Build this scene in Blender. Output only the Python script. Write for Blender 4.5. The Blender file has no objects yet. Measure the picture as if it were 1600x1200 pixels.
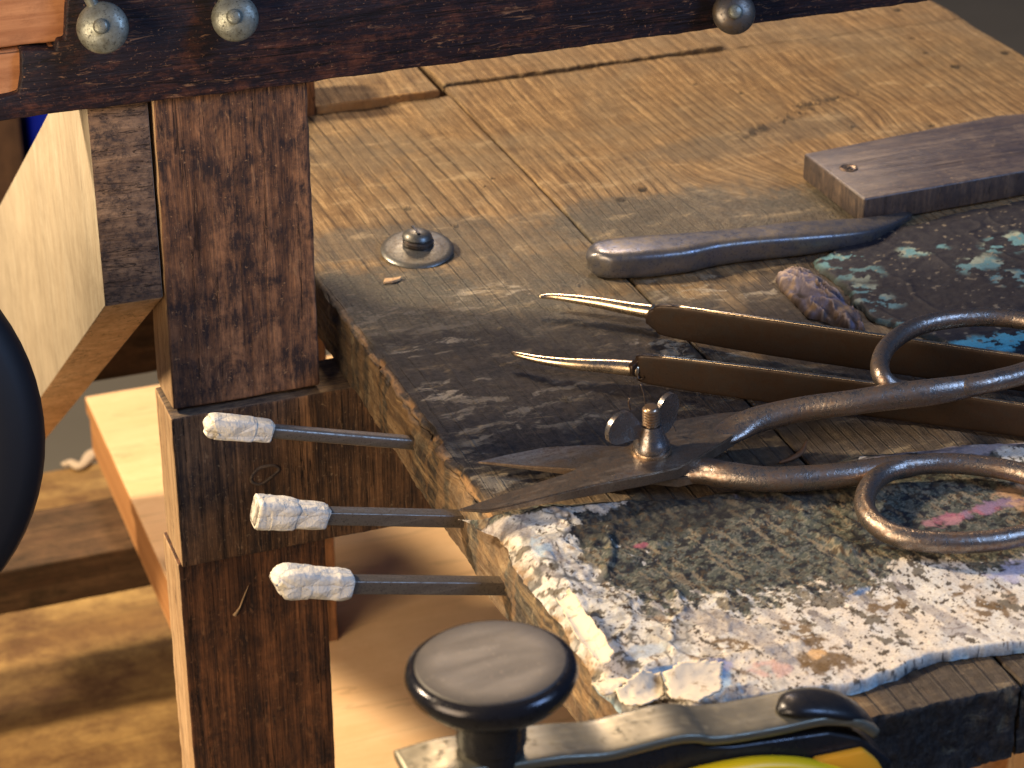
import bpy, bmesh, math, random
import numpy as np
from mathutils import Vector, Matrix
random.seed(7)

# ------------------------------------------------------------------ camera
S = 0.001                                   # everything is built in millimetres
FPX, PITCH, YAW = 3640.0, math.radians(28.2), math.radians(20.6)
FW = np.array([math.sin(YAW)*math.cos(PITCH), math.cos(YAW)*math.cos(PITCH), -math.sin(PITCH)])
RT = np.array([math.cos(YAW), -math.sin(YAW), 0.0])
UP = np.cross(RT, FW)
CAM = -1213.0*FW
sc = bpy.context.scene
COL = sc.collection
cd = bpy.data.cameras.new('camera'); cam = bpy.data.objects.new('camera', cd); COL.objects.link(cam)
cd.sensor_width = 36.0; cd.lens = 36.0*FPX/1600.0
cd.clip_start = 0.05; cd.clip_end = 60.0
cam.matrix_world = Matrix(((RT[0], UP[0], -FW[0], CAM[0]*S), (RT[1], UP[1], -FW[1], CAM[1]*S),
                           (RT[2], UP[2], -FW[2], CAM[2]*S), (0, 0, 0, 1)))
cd.dof.use_dof = True; cd.dof.focus_distance = 1.16; cd.dof.aperture_fstop = 17.0
sc.camera = cam

# ------------------------------------------------------------------ light
w = bpy.data.worlds.new('World'); sc.world = w; w.use_nodes = True
w.node_tree.nodes['Background'].inputs[0].default_value = (0.30, 0.42, 0.75, 1)
w.node_tree.nodes['Background'].inputs[1].default_value = 0.16
def area(name, loc, target, size, power, col, sy=None):
    l = bpy.data.lights.new(name, 'AREA'); l.energy = power; l.color = col
    l.size = size; l.shape = 'RECTANGLE'; l.size_y = sy or size
    o = bpy.data.objects.new(name, l); COL.objects.link(o)
    o.location = loc
    o.rotation_euler = (Vector(target)-Vector(loc)).to_track_quat('-Z', 'Y').to_euler()
    return o
area('warm_lamp', (-1.15, 0.72, 1.05), (0.1, 0.1, 0), 0.16, 56, (1.0, 0.77, 0.50))
area('overhead_lamp', (0.45, 1.7, 1.5), (0.3, 0.2, 0), 0.3, 28, (1.0, 0.68, 0.38))
area('cool_sheen_fill', (0.55, 1.7, 1.25), (0.1, 0.0, 0), 0.5, 4, (0.45, 0.62, 1.0), 0.4)  # unseen cool fill, added for a blue-grey sheen on metal and boards
area('window_light', (1.1, -1.3, 1.35), (0.1, -0.1, 0), 0.6, 23, (0.34, 0.56, 1.0), 0.8)
area('under_bench_fill', (-1.35, -0.62, 0.42), (0.0, 0.1, -0.25), 0.9, 26, (1.0, 0.74, 0.46))  # unseen low fill, added to brighten the plywood under the bench
sc.view_settings.view_transform = 'Standard'; sc.view_settings.look = 'None'
sc.view_settings.exposure = 0.12; sc.view_settings.gamma = 1.0

# ------------------------------------------------------------------ helpers
def at(px, py, axis, v):
    """pixel of the 1600x1200 photograph -> point (mm) on the plane axis = v"""
    d = FW*FPX + RT*(px-800) + UP*(600-py)
    return CAM + d*((v-CAM[axis])/d[axis])
def atz(pts, z): return [tuple(at(x, y, 2, z)[:2]) for x, y in pts]
def pxmm(P): return FPX/float((np.array(P)-CAM) @ FW)

def _hash(ix, iy, seed):
    h = (ix.astype(np.int64)*374761393 + iy.astype(np.int64)*668265263 + seed*974634777) & 0xffffffff
    h = ((h ^ (h >> 13))*1274126177) & 0xffffffff
    h = ((h ^ (h >> 16))*2246822519) & 0xffffffff
    return ((h ^ (h >> 15)) & 0xffffff)/float(0xffffff)
def vnoise(x, y, seed=0):
    x = np.asarray(x, float); y = np.asarray(y, float)
    ix = np.floor(x); iy = np.floor(y); fx = x-ix; fy = y-iy
    fx = fx*fx*(3-2*fx); fy = fy*fy*(3-2*fy)
    a = _hash(ix, iy, seed); b = _hash(ix+1, iy, seed); c = _hash(ix, iy+1, seed); d = _hash(ix+1, iy+1, seed)
    return (a*(1-fx)+b*fx)*(1-fy)+(c*(1-fx)+d*fx)*fy
def fbm(x, y, seed=0, o=4):
    s = 0; a = .5; t = 0
    for k in range(o):
        s = s+a*vnoise(np.asarray(x)*2**k, np.asarray(y)*2**k, seed+k*17); t += a; a *= .55
    return s/t
def sstep(a, b, x):
    t = np.clip((x-a)/(b-a), 0, 1); return t*t*(3-2*t)
def polysd(px, py, poly):
    """signed distance to a polygon, positive inside"""
    P = np.array(poly, float); n = len(P); d = np.full(px.shape, 1e9); ins = np.zeros(px.shape, bool)
    for i in range(n):
        a = P[i]; b = P[(i+1) % n]; e = b-a
        wx = px-a[0]; wy = py-a[1]
        t = np.clip((wx*e[0]+wy*e[1])/(e@e+1e-9), 0, 1)
        d = np.minimum(d, (wx-t*e[0])**2+(wy-t*e[1])**2)
        c = (a[1] > py) != (b[1] > py)
        with np.errstate(divide='ignore', invalid='ignore'):
            xi = a[0]+(py-a[1])*e[0]/(e[1] if abs(e[1]) > 1e-9 else 1e-9)
        ins ^= c & (px < xi)
    d = np.sqrt(d); return np.where(ins, d, -d)
def blob(X, Y, px, py, rx, ry, ang=0, z=0, seed=0, rough=.35):
    """soft irregular patch centred on a pixel of the photo, radii in mm; 1 inside, 0 outside"""
    c = at(px, py, 2, z); a = math.radians(ang)
    dx = X-c[0]; dy = Y-c[1]
    u = (dx*math.cos(a)+dy*math.sin(a))/rx; v = (-dx*math.sin(a)+dy*math.cos(a))/ry
    r = np.sqrt(u*u+v*v)+rough*((fbm(X*.06, Y*.06, 50+seed)-.5)*2+(fbm(X*.30, Y*.16, 60+seed)-.5)*1.3)
    return 1-sstep(.6, 1.1, r)

def empty(name, loc_mm, label=None, cat=None, group=None):
    o = bpy.data.objects.new(name, None); COL.objects.link(o)
    o.location = Vector(loc_mm)*S; o.empty_display_size = 0.02
    tag(o, label, cat, group); return o
def tag(o, label=None, cat=None, group=None, kind=None):
    if label: o['label'] = label
    if cat: o['category'] = cat
    if group: o['group'] = group
    if kind: o['kind'] = kind
    return o
WLOC = {}
def wloc(o):
    v = Vector(o.location)
    while o.parent: o = o.parent; v += o.location
    return v
def link(name, V, F, mats, parent=None, smooth=True, fmat=None, attrs=None, origin=None):
    """V world mm -> one mesh object; origin defaults to the parent's"""
    V = np.asarray(V, float)*S
    base = wloc(parent) if parent else Vector((0, 0, 0))
    org = Vector(origin)*S if origin is not None else base.copy()
    me = bpy.data.meshes.new(name)
    Vl = V-np.array(org)
    if isinstance(F, np.ndarray):
        n, k = F.shape
        me.vertices.add(len(Vl)); me.vertices.foreach_set('co', Vl.astype(np.float32).ravel())
        me.loops.add(n*k); me.loops.foreach_set('vertex_index', F.astype(np.int32).ravel())
        me.polygons.add(n); me.polygons.foreach_set('loop_start', np.arange(0, n*k, k, dtype=np.int32))
        me.update(calc_edges=True)
    else:
        me.from_pydata([tuple(v) for v in Vl], [], [tuple(f) for f in F])
    if not isinstance(mats, (list, tuple)): mats = [mats]
    for m in mats: me.materials.append(m)
    if fmat is not None: me.polygons.foreach_set('material_index', np.asarray(fmat, dtype=np.int32))
    me.polygons.foreach_set('use_smooth', np.full(len(me.polygons), smooth))
    for k, a in (attrs or {}).items():
        a = np.asarray(a, np.float32)
        if a.ndim == 1:
            at_ = me.attributes.new(k, 'FLOAT', 'POINT'); at_.data.foreach_set('value', a)
        else:
            at_ = me.attributes.new(k, 'FLOAT_COLOR', 'POINT')
            at_.data.foreach_set('color', np.concatenate([a, np.ones((len(a), 1), np.float32)], 1).ravel())
    me.update(); me.validate()
    o = bpy.data.objects.new(name, me); COL.objects.link(o)
    o.parent = parent; o.location = org-base
    return o
def link_bm(name, bm, mats, parent=None, smooth=True, fmat=None, angle=None):
    bmesh.ops.recalc_face_normals(bm, faces=bm.faces)
    bm.verts.ensure_lookup_table(); bm.verts.index_update()
    V = [v.co[:] for v in bm.verts]; F = [[v.index for v in f.verts] for f in bm.faces]
    fm = [fmat(f) for f in bm.faces] if fmat else None
    o = link(name, V, F, mats, parent, smooth, fm); bm.free()
    if angle:
        o.data.set_sharp_from_angle(angle=math.radians(angle))
    return o

def grid_faces(nu, nv):
    i = np.arange(nu-1)[:, None]; j = np.arange(nv-1)[None]
    a = (i*nv+j).ravel()
    return np.stack([a, a+nv, a+nv+1, a+1], 1)

def rough_box(name, x, y, z, mats, parent=None, r=1.5, wear=1.5, step=4.0, bump=.25, fmat=None, seed=0, shape=None):
    """a worn timber: subdivided box, corners rounded by a varying radius, faces a little uneven"""
    lo = np.array([x[0], y[0], z[0]], float); hi = np.array([x[1], y[1], z[1]], float)
    def lines(a, b):
        n = max(2, int((b-a)/step)+1)
        e = (r+wear)*1.2
        e = min(e, (b-a)*.3)
        L = np.concatenate([np.linspace(a, a+e, 4), np.linspace(a+e, b-e, n)[1:-1], np.linspace(b-e, b, 4)])
        return L
    L = [lines(lo[k], hi[k]) for k in range(3)]
    Vs, Fs, Fm, off = [], [], [], 0
    for ax in range(3):
        u, v = (ax+1) % 3, (ax+2) % 3
        for side in (0, 1):
            U, W = np.meshgrid(L[u], L[v], indexing='ij')
            P = np.zeros((U.size, 3)); P[:, u] = U.ravel(); P[:, v] = W.ravel(); P[:, ax] = (lo, hi)[side][ax]
            F = grid_faces(len(L[u]), len(L[v]))
            if side == 0: F = F[:, ::-1]
            Vs.append(P); Fs.append(F+off); off += len(P)
            Fm.append(np.full(len(F), 0 if fmat is None else fmat(ax, side)))
    V = np.concatenate(Vs); F = np.concatenate(Fs); Fm = np.concatenate(Fm)
    s = (V[:, 0]+V[:, 1]*.7+V[:, 2]*1.3)
    rr = r+wear*np.clip(fbm(V[:, 0]*.09+V[:, 2]*.05+seed*7, V[:, 1]*.09+V[:, 2]*.07, seed+3)*2-.7, 0, 1.5)
    q = np.clip(V, lo+rr[:, None], hi-rr[:, None])
    d = V-q; dn = np.linalg.norm(d, axis=1, keepdims=True); dn[dn == 0] = 1
    nrm = d/dn
    V = q+nrm*rr[:, None]
    V = V+nrm*((fbm(V[:, 0]*.12+V[:, 1]*.1, V[:, 2]*.12+V[:, 1]*.05, seed+9)-.5)*2*bump)[:, None]
    if shape is not None: V = shape(V)
    # weld
    key = np.round(V*200).astype(np.int64)
    _, idx, inv = np.unique(key, axis=0, return_index=True, return_inverse=True)
    inv = inv.ravel(); V = V[idx]; F = inv[F]
    return link(name, V, F, mats, parent, True, Fm)

def prism(name, poly, z0, z1, mat, parent=None, bev=1.0, seg=2, smooth=True, jitter=0, axis=2, angle=35, fmat=None):
    """outline in the plane across `axis`, extruded from z0 to z1, bevelled"""
    bm = bmesh.new()
    def P(a, b, c):
        return {2: (a, b, c), 1: (a, c, b), 0: (c, a, b)}[axis]
    lo = [bm.verts.new(P(a, b, z0)) for a, b in poly]
    f = bm.faces.new(lo)
    ex = bmesh.ops.extrude_face_region(bm, geom=[f])
    vs = [g for g in ex['geom'] if isinstance(g, bmesh.types.BMVert)]
    for v in vs: v.co[axis] = z1
    bmesh.ops.recalc_face_normals(bm, faces=bm.faces)
    if bev > 0:
        bmesh.ops.bevel(bm, geom=bm.edges[:], offset=bev, segments=seg, affect='EDGES', profile=.5, clamp_overlap=True)
    if jitter:
        for v in bm.verts: v.co += Vector([random.uniform(-jitter, jitter) for _ in range(3)])
    return link_bm(name, bm, mat, parent, smooth, fmat, angle)

def catmull(P, n):
    P = np.array(P, float); k = len(P); out = []
    Q = np.concatenate([[2*P[0]-P[1]], P, [2*P[-1]-P[-2]]])
    for i in range(k-1):
        p0, p1, p2, p3 = Q[i:i+4]
        for t in np.linspace(0, 1, n, endpoint=False):
            out.append(.5*((2*p1)+(-p0+p2)*t+(2*p0-5*p1+4*p2-p3)*t*t+(-p0+3*p1-3*p2+p3)*t**3))
    out.append(P[-1]); return np.array(out)
def sweep(name, path, mat, parent=None, up=(0, 0, 1), sides=16, ex=2.0, n=6, closed=False, noise=0, seed=0, smooth=True, rot=0):
    """path rows: x, y, z, half width, half height (mm)"""
    if closed:
        A = np.array(path, float); A = np.concatenate([A[-2:], A, A[:3]])
        C_ = catmull(A, n)[2*n:-(2*n)-0][:len(path)*n]
    else: C_ = catmull(path, n)
    P = C_[:, :3]; R_ = np.maximum(C_[:, 3:5], .02)
    T = (np.roll(P, -1, 0)-np.roll(P, 1, 0)) if closed else np.gradient(P, axis=0)
    T /= np.linalg.norm(T, axis=1, keepdims=True)+1e-9
    upv = np.array(up, float)
    B = np.cross(upv, T); B /= np.linalg.norm(B, axis=1, keepdims=True)+1e-9
    N = np.cross(T, B)
    th = np.linspace(0, 2*math.pi, sides, endpoint=False)+rot
    c = np.cos(th); s = np.sin(th)
    cx = np.sign(c)*np.abs(c)**(2/ex); sy = np.sign(s)*np.abs(s)**(2/ex)
    V = P[:, None]+B[:, None]*(cx[None, :, None]*R_[:, 0, None, None])+N[:, None]*(sy[None, :, None]*R_[:, 1, None, None])
    if noise:
        m = len(P)
        a = np.arange(m)[:, None]*.35+np.zeros((1, sides)); b = np.zeros((m, 1))+np.cos(th)[None]*1.3
        nn = (fbm(a, b+5*np.sin(th)[None]*.3, seed)-.5)*2*noise
        D = V-P[:, None]; D /= np.linalg.norm(D, axis=2, keepdims=True)+1e-9
        V = V+D*nn[:, :, None]
    m = len(P); V = V.reshape(-1, 3); F = []
    for i in range(m if closed else m-1):
        for j in range(sides):
            a = i*sides+j; b = i*sides+(j+1) % sides; i2 = ((i+1) % m)*sides
            F.append((a, b, i2+(j+1) % sides, i2+j))
    if not closed:
        F.append(tuple(range(sides))[::-1]); F.append(tuple(range((m-1)*sides, m*sides)))
    return link(name, V, F, mat, parent, smooth)
def lathe(name, prof, org, axis, mat, parent=None, seg=40, smooth=True, squash=None, angle=40):
    """prof rows (radius, height along axis)"""
    ax = Vector(axis).normalized(); q = Vector((0, 0, 1)).rotation_difference(ax)
    V, F = [], []; m = len(prof)
    for r_, h in prof:
        for k in range(seg):
            a = 2*math.pi*k/seg
            p = Vector((r_*math.cos(a), r_*math.sin(a)*(squash or 1), h)); p.rotate(q); V.append((p+Vector(org))[:])
    for i in range(m-1):
        for k in range(seg):
            F.append((i*seg+k, i*seg+(k+1) % seg, (i+1)*seg+(k+1) % seg, (i+1)*seg+k))
    F.append(tuple(range(seg))[::-1]); F.append(tuple(range((m-1)*seg, m*seg)))
    o = link(name, V, F, mat, parent, smooth)
    if angle: o.data.set_sharp_from_angle(angle=math.radians(angle))
    return o

# ------------------------------------------------------------------ materials
class NT:
    def __init__(s, name):
        s.m = bpy.data.materials.new(name); s.m.use_nodes = True
        s.t = s.m.node_tree; s.t.nodes.clear()
        s.out = s.t.nodes.new('ShaderNodeOutputMaterial'); s.b = s.t.nodes.new('ShaderNodeBsdfPrincipled')
        s.t.links.new(s.b.outputs[0], s.out.inputs[0])
    def n(s, typ, **kw):
        x = s.t.nodes.new(typ)
        for k, v in kw.items(): setattr(x, k, v)
        return x
    def set(s, sock, v):
        if isinstance(v, bpy.types.NodeSocket): s.t.links.new(v, sock)
        elif v is not None:
            if sock.type == 'RGBA' and len(v) == 3: v = (*v, 1)
            sock.default_value = v
    def math(s, op, a, b=None, c=None, clamp=False):
        x = s.n('ShaderNodeMath', operation=op, use_clamp=clamp)
        s.set(x.inputs[0], a)
        if b is not None: s.set(x.inputs[1], b)
        if c is not None: s.set(x.inputs[2], c)
        return x.outputs[0]
    def mix(s, f, a, b, blend='MIX'):
        x = s.n('ShaderNodeMix', data_type='RGBA', blend_type=blend)
        s.set(x.inputs[0], f); s.set(x.inputs[6], a); s.set(x.inputs[7], b); return x.outputs[2]
    def ramp(s, f, stops, interp='LINEAR'):
        x = s.n('ShaderNodeValToRGB'); r = x.color_ramp; r.interpolation = interp
        while len(r.elements) < len(stops): r.elements.new(.5)
        for e, (p, c) in zip(r.elements, stops):
            e.position = p; e.color = (*c, 1) if not isinstance(c, (int, float)) else (c, c, c, 1)
        s.set(x.inputs[0], f); return x.outputs[0]
    def obj(s): return s.n('ShaderNodeTexCoord').outputs['Object']
    def mapping(s, vec, scale=(1, 1, 1), loc=(0, 0, 0), rot=(0, 0, 0)):
        x = s.n('ShaderNodeMapping'); s.set(x.inputs[0], vec)
        x.inputs[1].default_value = loc; x.inputs[2].default_value = rot; x.inputs[3].default_value = scale
        return x.outputs[0]
    def noise(s, vec, scale=1, detail=4, rough=.55, dist=0):
        x = s.n('ShaderNodeTexNoise'); s.set(x.inputs['Vector'], vec)
        x.inputs['Scale'].default_value = scale; x.inputs['Detail'].default_value = detail
        x.inputs['Roughness'].default_value = rough; x.inputs['Distortion'].default_value = dist
        return x.outputs[0]
    def attr(s, name, out='Fac'): return s.n('ShaderNodeAttribute', attribute_name=name).outputs[out]
    def bump(s, h, strength=.5, dist=.0005, nrm=None):
        x = s.n('ShaderNodeBump'); x.inputs['Strength'].default_value = strength
        x.inputs['Distance'].default_value = dist; s.set(x.inputs['Height'], h)
        if nrm is not None: s.set(x.inputs['Normal'], nrm)
        return x.outputs[0]
    def done(s, col=None, rough=None, normal=None, metal=None, spec=None):
        if col is not None: s.set(s.b.inputs['Base Color'], col)
        if rough is not None: s.set(s.b.inputs['Roughness'], rough)
        if normal is not None: s.set(s.b.inputs['Normal'], normal)
        if metal is not None: s.set(s.b.inputs['Metallic'], metal)
        if spec is not None: s.set(s.b.inputs['Specular IOR Level'], spec)
        return s.m

def sc3(axis, along, across):
    v = [across]*3; v['xyz'.index(axis)] = along; return tuple(v)

def wood(name, pale, dark, axis='z', fine=260, along=9, stain=None, stain_amt=.5, stain_scale=35, spots=None,
         rough=.75, bump=.5, band=None, spec=.35, stain_soft=.12, speck=None):
    """timber with grain along one axis; a stain colour in irregular patches; fine specks"""
    k = NT(name); o = k.obj()
    g1 = k.noise(k.mapping(o, sc3(axis, along, fine)), 1, 5, .62, .4)
    g2 = k.noise(k.mapping(o, sc3(axis, along*.35, fine*.22)), 1, 3, .5, .6)
    g3 = k.noise(k.mapping(o, sc3(axis, along*4, fine*3.2)), 1, 3, .6)
    g = k.math('ADD', k.math('MULTIPLY', g1, .55), k.math('MULTIPLY', g2, .45))
    c = k.ramp(g, [(.36, dark), (.52, tuple(.5*(a+b) for a, b in zip(pale, dark))), (.62, pale)])
    h = k.math('ADD', g1, k.math('MULTIPLY', g3, .6))
    if stain is not None:
        n = k.noise(o, stain_scale, 10, .78, .4)
        n2 = k.noise(k.mapping(o, sc3(axis, along*7, fine*1.1)), 1, 6, .78)
        m = k.math('ADD', k.math('MULTIPLY', n, .55), k.math('MULTIPLY', n2, .45))
        lo = .5+(.5-stain_amt)*.5
        f = k.ramp(m, [(lo-stain_soft, 0.0), (lo+stain_soft*.6, 1.0)])
        c = k.mix(k.math('MULTIPLY', f, .92), c, stain)
        h = k.math('ADD', h, k.math('MULTIPLY', n, .8))
    cr = k.noise(k.mapping(o, sc3(axis, along*.30, fine*.30)), 1, 4, .6, .3)
    crk = k.math('LESS_THAN', k.math('ABSOLUTE', k.math('SUBTRACT', cr, .46)), .0055)
    c = k.mix(k.math('MULTIPLY', crk, .85 if stain is not None and fine > 150 else .2), c, tuple(x*.25 for x in dark))
    h = k.math('SUBTRACT', h, k.math('MULTIPLY', crk, .9))
    if spots is not None:
        n = k.noise(o, 420, 4, .7)
        c = k.mix(k.ramp(n, [(.62, 0.0), (.70, 1.0)]), c, spots)
    if speck is not None:
        n = k.noise(k.mapping(o, sc3(axis, 60, 330)), 1, 4, .75, 1)
        c = k.mix(k.math('MULTIPLY', k.ramp(n, [(.60, 0.0), (.70, 1.0)]), .8), c, speck)
    r = k.math('ADD', k.math('MULTIPLY', g1, .3), rough-.15)
    return k.done(c, r, k.bump(h, bump, .0008), spec=spec)

def metal(name, base, rust, rust_amt=.4, rough=.4, scale=260, pit=.4, metallic=.9, scratch=None, tint=None):
    k = NT(name); o = k.obj()
    n = k.noise(o, scale, 5, .65, .3); n2 = k.noise(o, scale*.22, 6, .7, .6); n3 = k.noise(o, scale*3.2, 3, .6)
    m = k.math('ADD', k.math('MULTIPLY', n, .5), k.math('MULTIPLY', n2, .5))
    lo = .5+(.5-rust_amt)*.4
    f = k.ramp(m, [(lo-.12, 0.0), (lo+.12, 1.0)])
    c = k.mix(f, base, rust)
    pits = k.ramp(n3, [(.56, 0.0), (.66, 1.0)])
    c = k.mix(k.math('MULTIPLY', pits, .65), c, tint or tuple(x*.25 for x in base))
    if scratch:
        s_ = k.noise(k.mapping(o, scratch), 1, 4, .7)
        c = k.mix(k.math('MULTIPLY', k.ramp(s_, [(.5, 0.0), (.7, 1.0)]), .35), c, tuple(min(1, x*1.9) for x in base))
    r = k.math('ADD', k.math('MULTIPLY', f, .16), k.math('ADD', rough-.12, k.math('MULTIPLY', n3, .16)))
    r = k.math('ADD', r, k.math('MULTIPLY', pits, .15))
    mt = k.math('SUBTRACT', metallic, k.math('MULTIPLY', f, .2))
    return k.done(c, r, k.bump(k.math('ADD', n, k.math('MULTIPLY', n3, .35)), pit, .00028), mt)

# bench top: grain phase, stains and wear arrive as mesh attributes, the rest is noise
def bench_mat():
    k = NT('bench_wood'); o = k.obj()
    gx = k.attr('grain'); ph = k.attr('phase'); soot = k.attr('soot'); blk = k.attr('black'); pl_ = k.attr('peel')
    lines = k.attr('lines'); fresh_lit = k.attr('fresh_lit'); dot = k.attr('dots')
    sep = k.n('ShaderNodeSeparateXYZ'); k.set(sep.inputs[0], o)
    cb = k.n('ShaderNodeCombineXYZ'); k.set(cb.inputs[0], gx); k.set(cb.inputs[1], k.math('MULTIPLY', sep.outputs[1], 1000.0)); k.set(cb.inputs[2], k.math('MULTIPLY', sep.outputs[2], 300.0))
    v = cb.outputs[0]
    fib = k.noise(k.mapping(v, (1.5, .045, .2)), 1, 5, .65)
    fib2 = k.noise(k.mapping(v, (.33, .012, .05)), 1, 3, .55, .5)
    fr = k.math('FRACT', ph)
    late = k.math('POWER', fr, 2.2)
    edge = k.ramp(fr, [(0.0, 1.0), (.035, .6), (.075, 0.0), (.91, 0.0), (.965, .9), (1.0, 1.0)])
    tone = k.ramp(k.math('ADD', k.math('MULTIPLY', fib, .6), k.math('MULTIPLY', fib2, .4)),
                  [(.37, (.11, .064, .030)), (.5, (.29, .185, .083)), (.62, (.56, .385, .185))])
    big = k.noise(o, 9, 5, .6, .5)
    tone = k.mix(k.math('MULTIPLY', k.ramp(big, [(.42, 0.0), (.62, 1.0)]), .55), tone, (.23, .19, .125))
    c = k.mix(k.math('MULTIPLY', late, .30), tone, (.15, .085, .035))
    c = k.mix(k.math('MULTIPLY', edge, k.math('MULTIPLY', lines, .95)), c, (.030, .016, .008))
    sm = k.noise(o, 55, 8, .72, .8); sf = k.noise(o, 600, 5, .75); sx = k.noise(k.mapping(o, (170, 420, 300)), 1, 6, .75, .6)
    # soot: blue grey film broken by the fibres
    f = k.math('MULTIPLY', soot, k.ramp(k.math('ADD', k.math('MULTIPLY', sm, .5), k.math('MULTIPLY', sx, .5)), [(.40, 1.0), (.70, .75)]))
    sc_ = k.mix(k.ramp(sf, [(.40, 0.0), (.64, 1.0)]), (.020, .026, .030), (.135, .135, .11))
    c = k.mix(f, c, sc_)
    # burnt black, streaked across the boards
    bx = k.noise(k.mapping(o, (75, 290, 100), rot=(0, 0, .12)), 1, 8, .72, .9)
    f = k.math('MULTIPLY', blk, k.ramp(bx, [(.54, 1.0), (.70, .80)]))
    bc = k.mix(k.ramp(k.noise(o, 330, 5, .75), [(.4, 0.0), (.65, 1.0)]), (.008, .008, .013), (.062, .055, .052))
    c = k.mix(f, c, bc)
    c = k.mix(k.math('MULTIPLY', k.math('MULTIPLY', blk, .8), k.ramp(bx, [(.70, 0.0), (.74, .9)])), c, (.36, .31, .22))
    # peeled pale patches
    px_ = k.noise(k.mapping(o, (34, 90, 60), rot=(0, 0, .2)), 1, 9, .72, .5)
    c = k.mix(k.math('MULTIPLY', pl_, k.ramp(px_, [(.53, 0.0), (.58, 1.0)])), c, (.40, .36, .28))
    fib3 = k.noise(k.mapping(v, (3.4, .11, .8)), 1, 5, .72)
    c = k.mix(k.math('MULTIPLY', k.ramp(fib3, [(.44, 1.0), (.60, 0.0)]), .45), c, (.32, .24, .18), 'MULTIPLY')
    c = k.mix(fresh_lit, c, k.mix(fib, (.30, .13, .04), (.75, .46, .20)))
    c = k.mix(dot, c, (.02, .014, .008))
    wr = k.noise(k.mapping(o, (26, 70, 40), rot=(0, 0, .1)), 1, 8, .75, .4)
    c = k.mix(k.math('MULTIPLY', k.ramp(wr, [(.50, 0.0), (.66, 1.0)]), .40), c, (.36, .25, .16), 'MULTIPLY')
    c = k.mix(k.math('MULTIPLY', k.ramp(wr, [(.34, 1.0), (.44, 0.0)]), .35), c, (.55, .42, .24))
    fly = k.ramp(k.noise(o, 420, 2, .6), [(.66, 0.0), (.70, 1.0)])
    c = k.mix(k.math('MULTIPLY', fly, .6), c, (.05, .03, .015))
    h = k.math('ADD', k.math('ADD', k.math('MULTIPLY', fib, .9), k.math('MULTIPLY', fib3, .7)), k.math('MULTIPLY', k.math('MULTIPLY', edge, lines), -1.6))
    h = k.math('ADD', h, k.math('MULTIPLY', sm, 1.1)); h = k.math('ADD', h, k.math('MULTIPLY', k.math('MULTIPLY', sx, k.math('ADD', blk, soot)), 1.0))
    h = k.math('ADD', h, k.math('MULTIPLY', dot, -4))
    return k.done(c, k.math('SUBTRACT', .8, k.math('MULTIPLY', k.math('MAXIMUM', blk, soot), .30)), k.bump(h, .85, .0010), spec=.38)

def paper_mat(name='charred_paper', rough=.8, spec=.2):
    k = NT(name); o = k.obj(); c = k.attr('col', 'Color')
    n = k.noise(o, 900, 5, .75); n2 = k.noise(k.mapping(o, (240, 900, 400), rot=(0, 0, .5)), 1, 6, .7, .6); n3 = k.noise(o, 260, 6, .7, 1.0)
    c = k.mix(k.math('MULTIPLY', k.ramp(n, [(.48, 0.0), (.62, 1.0)]), .45), c, (.45, .40, .35), 'MULTIPLY')
    c = k.mix(k.math('MULTIPLY', k.ramp(n3, [(.40, 0.0), (.60, 1.0)]), .22), c, (.9, .8, .66), 'MULTIPLY')
    h = k.math('ADD', n3, k.math('MULTIPLY', n2, .7))
    return k.done(c, rough, k.bump(h, .45, .0007), spec=spec)

def plain(name, col, rough, metallic=0, ns=80, var=.25, bump=.2):
    k = NT(name); o = k.obj(); n = k.noise(o, ns, 5, .6)
    c = k.mix(k.math('MULTIPLY', n, var*2), col, tuple(x*(1-var*1.6) for x in col))
    return k.done(c, rough, k.bump(n, bump, .0004), metallic)
M = {}
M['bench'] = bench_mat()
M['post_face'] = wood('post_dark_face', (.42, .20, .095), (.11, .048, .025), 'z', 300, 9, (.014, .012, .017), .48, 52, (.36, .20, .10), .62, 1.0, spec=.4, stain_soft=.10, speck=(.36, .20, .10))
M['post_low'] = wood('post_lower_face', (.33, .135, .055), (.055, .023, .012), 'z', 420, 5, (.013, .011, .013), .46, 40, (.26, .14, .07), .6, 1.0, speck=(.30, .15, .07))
M['raw_side'] = wood('raw_pine_side', (.60, .42, .24), (.36, .21, .10), 'z', 400, 10, (.28, .18, .10), .32, 25, None, .8, .5)
M['rail_face'] = wood('rail_face', (.38, .19, .085), (.045, .023, .013), 'z', 480, 7, (.020, .016, .017), .43, 28, (.30, .20, .11), .65, 1.0, speck=(.38, .23, .12))
M['rail_top'] = wood('rail_edge', (.36, .26, .16), (.12, .07, .04), 'x', 300, 12, (.04, .03, .03), .5, 60, None, .8, .8)
M['beam_face'] = wood('burnt_beam_face', (.18, .062, .034), (.020, .011, .013), 'x', 230, 12, (.007, .007, .014), .60, 42, (.28, .14, .075), .6, 1.0, stain_soft=.08, speck=(.32, .17, .09))
M['orange_wood'] = wood('orange_pine', (.72, .34, .15), (.42, .17, .07), 'x', 190, 7, (.30, .12, .05), .35, 25, None, .7, .4)
M['brace_face'] = wood('brace_end_grain', (.42, .26, .15), (.14, .08, .05), 'x', 330, 40, (.035, .028, .03), .44, 90, (.04, .02, .012), .75, 1.0, stain_soft=.09)
M['brace_side'] = wood('brace_pale_side', (.44, .38, .28), (.37, .30, .205), 'z', 90, 5, (.27, .22, .15), .38, 14, (.34, .28, .20), .8, .6)
M['brace_under'] = wood('brace_under', (.82, .60, .36), (.60, .38, .19), 'y', 200, 9, (.32, .19, .09), .34, 22, None, .75, .5)
M['ply'] = wood('plywood_sheet', (.86, .60, .35), (.78, .51, .27), 'x', 60, 5, (.72, .47, .24), .35, 6, None, .7, .15)
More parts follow.
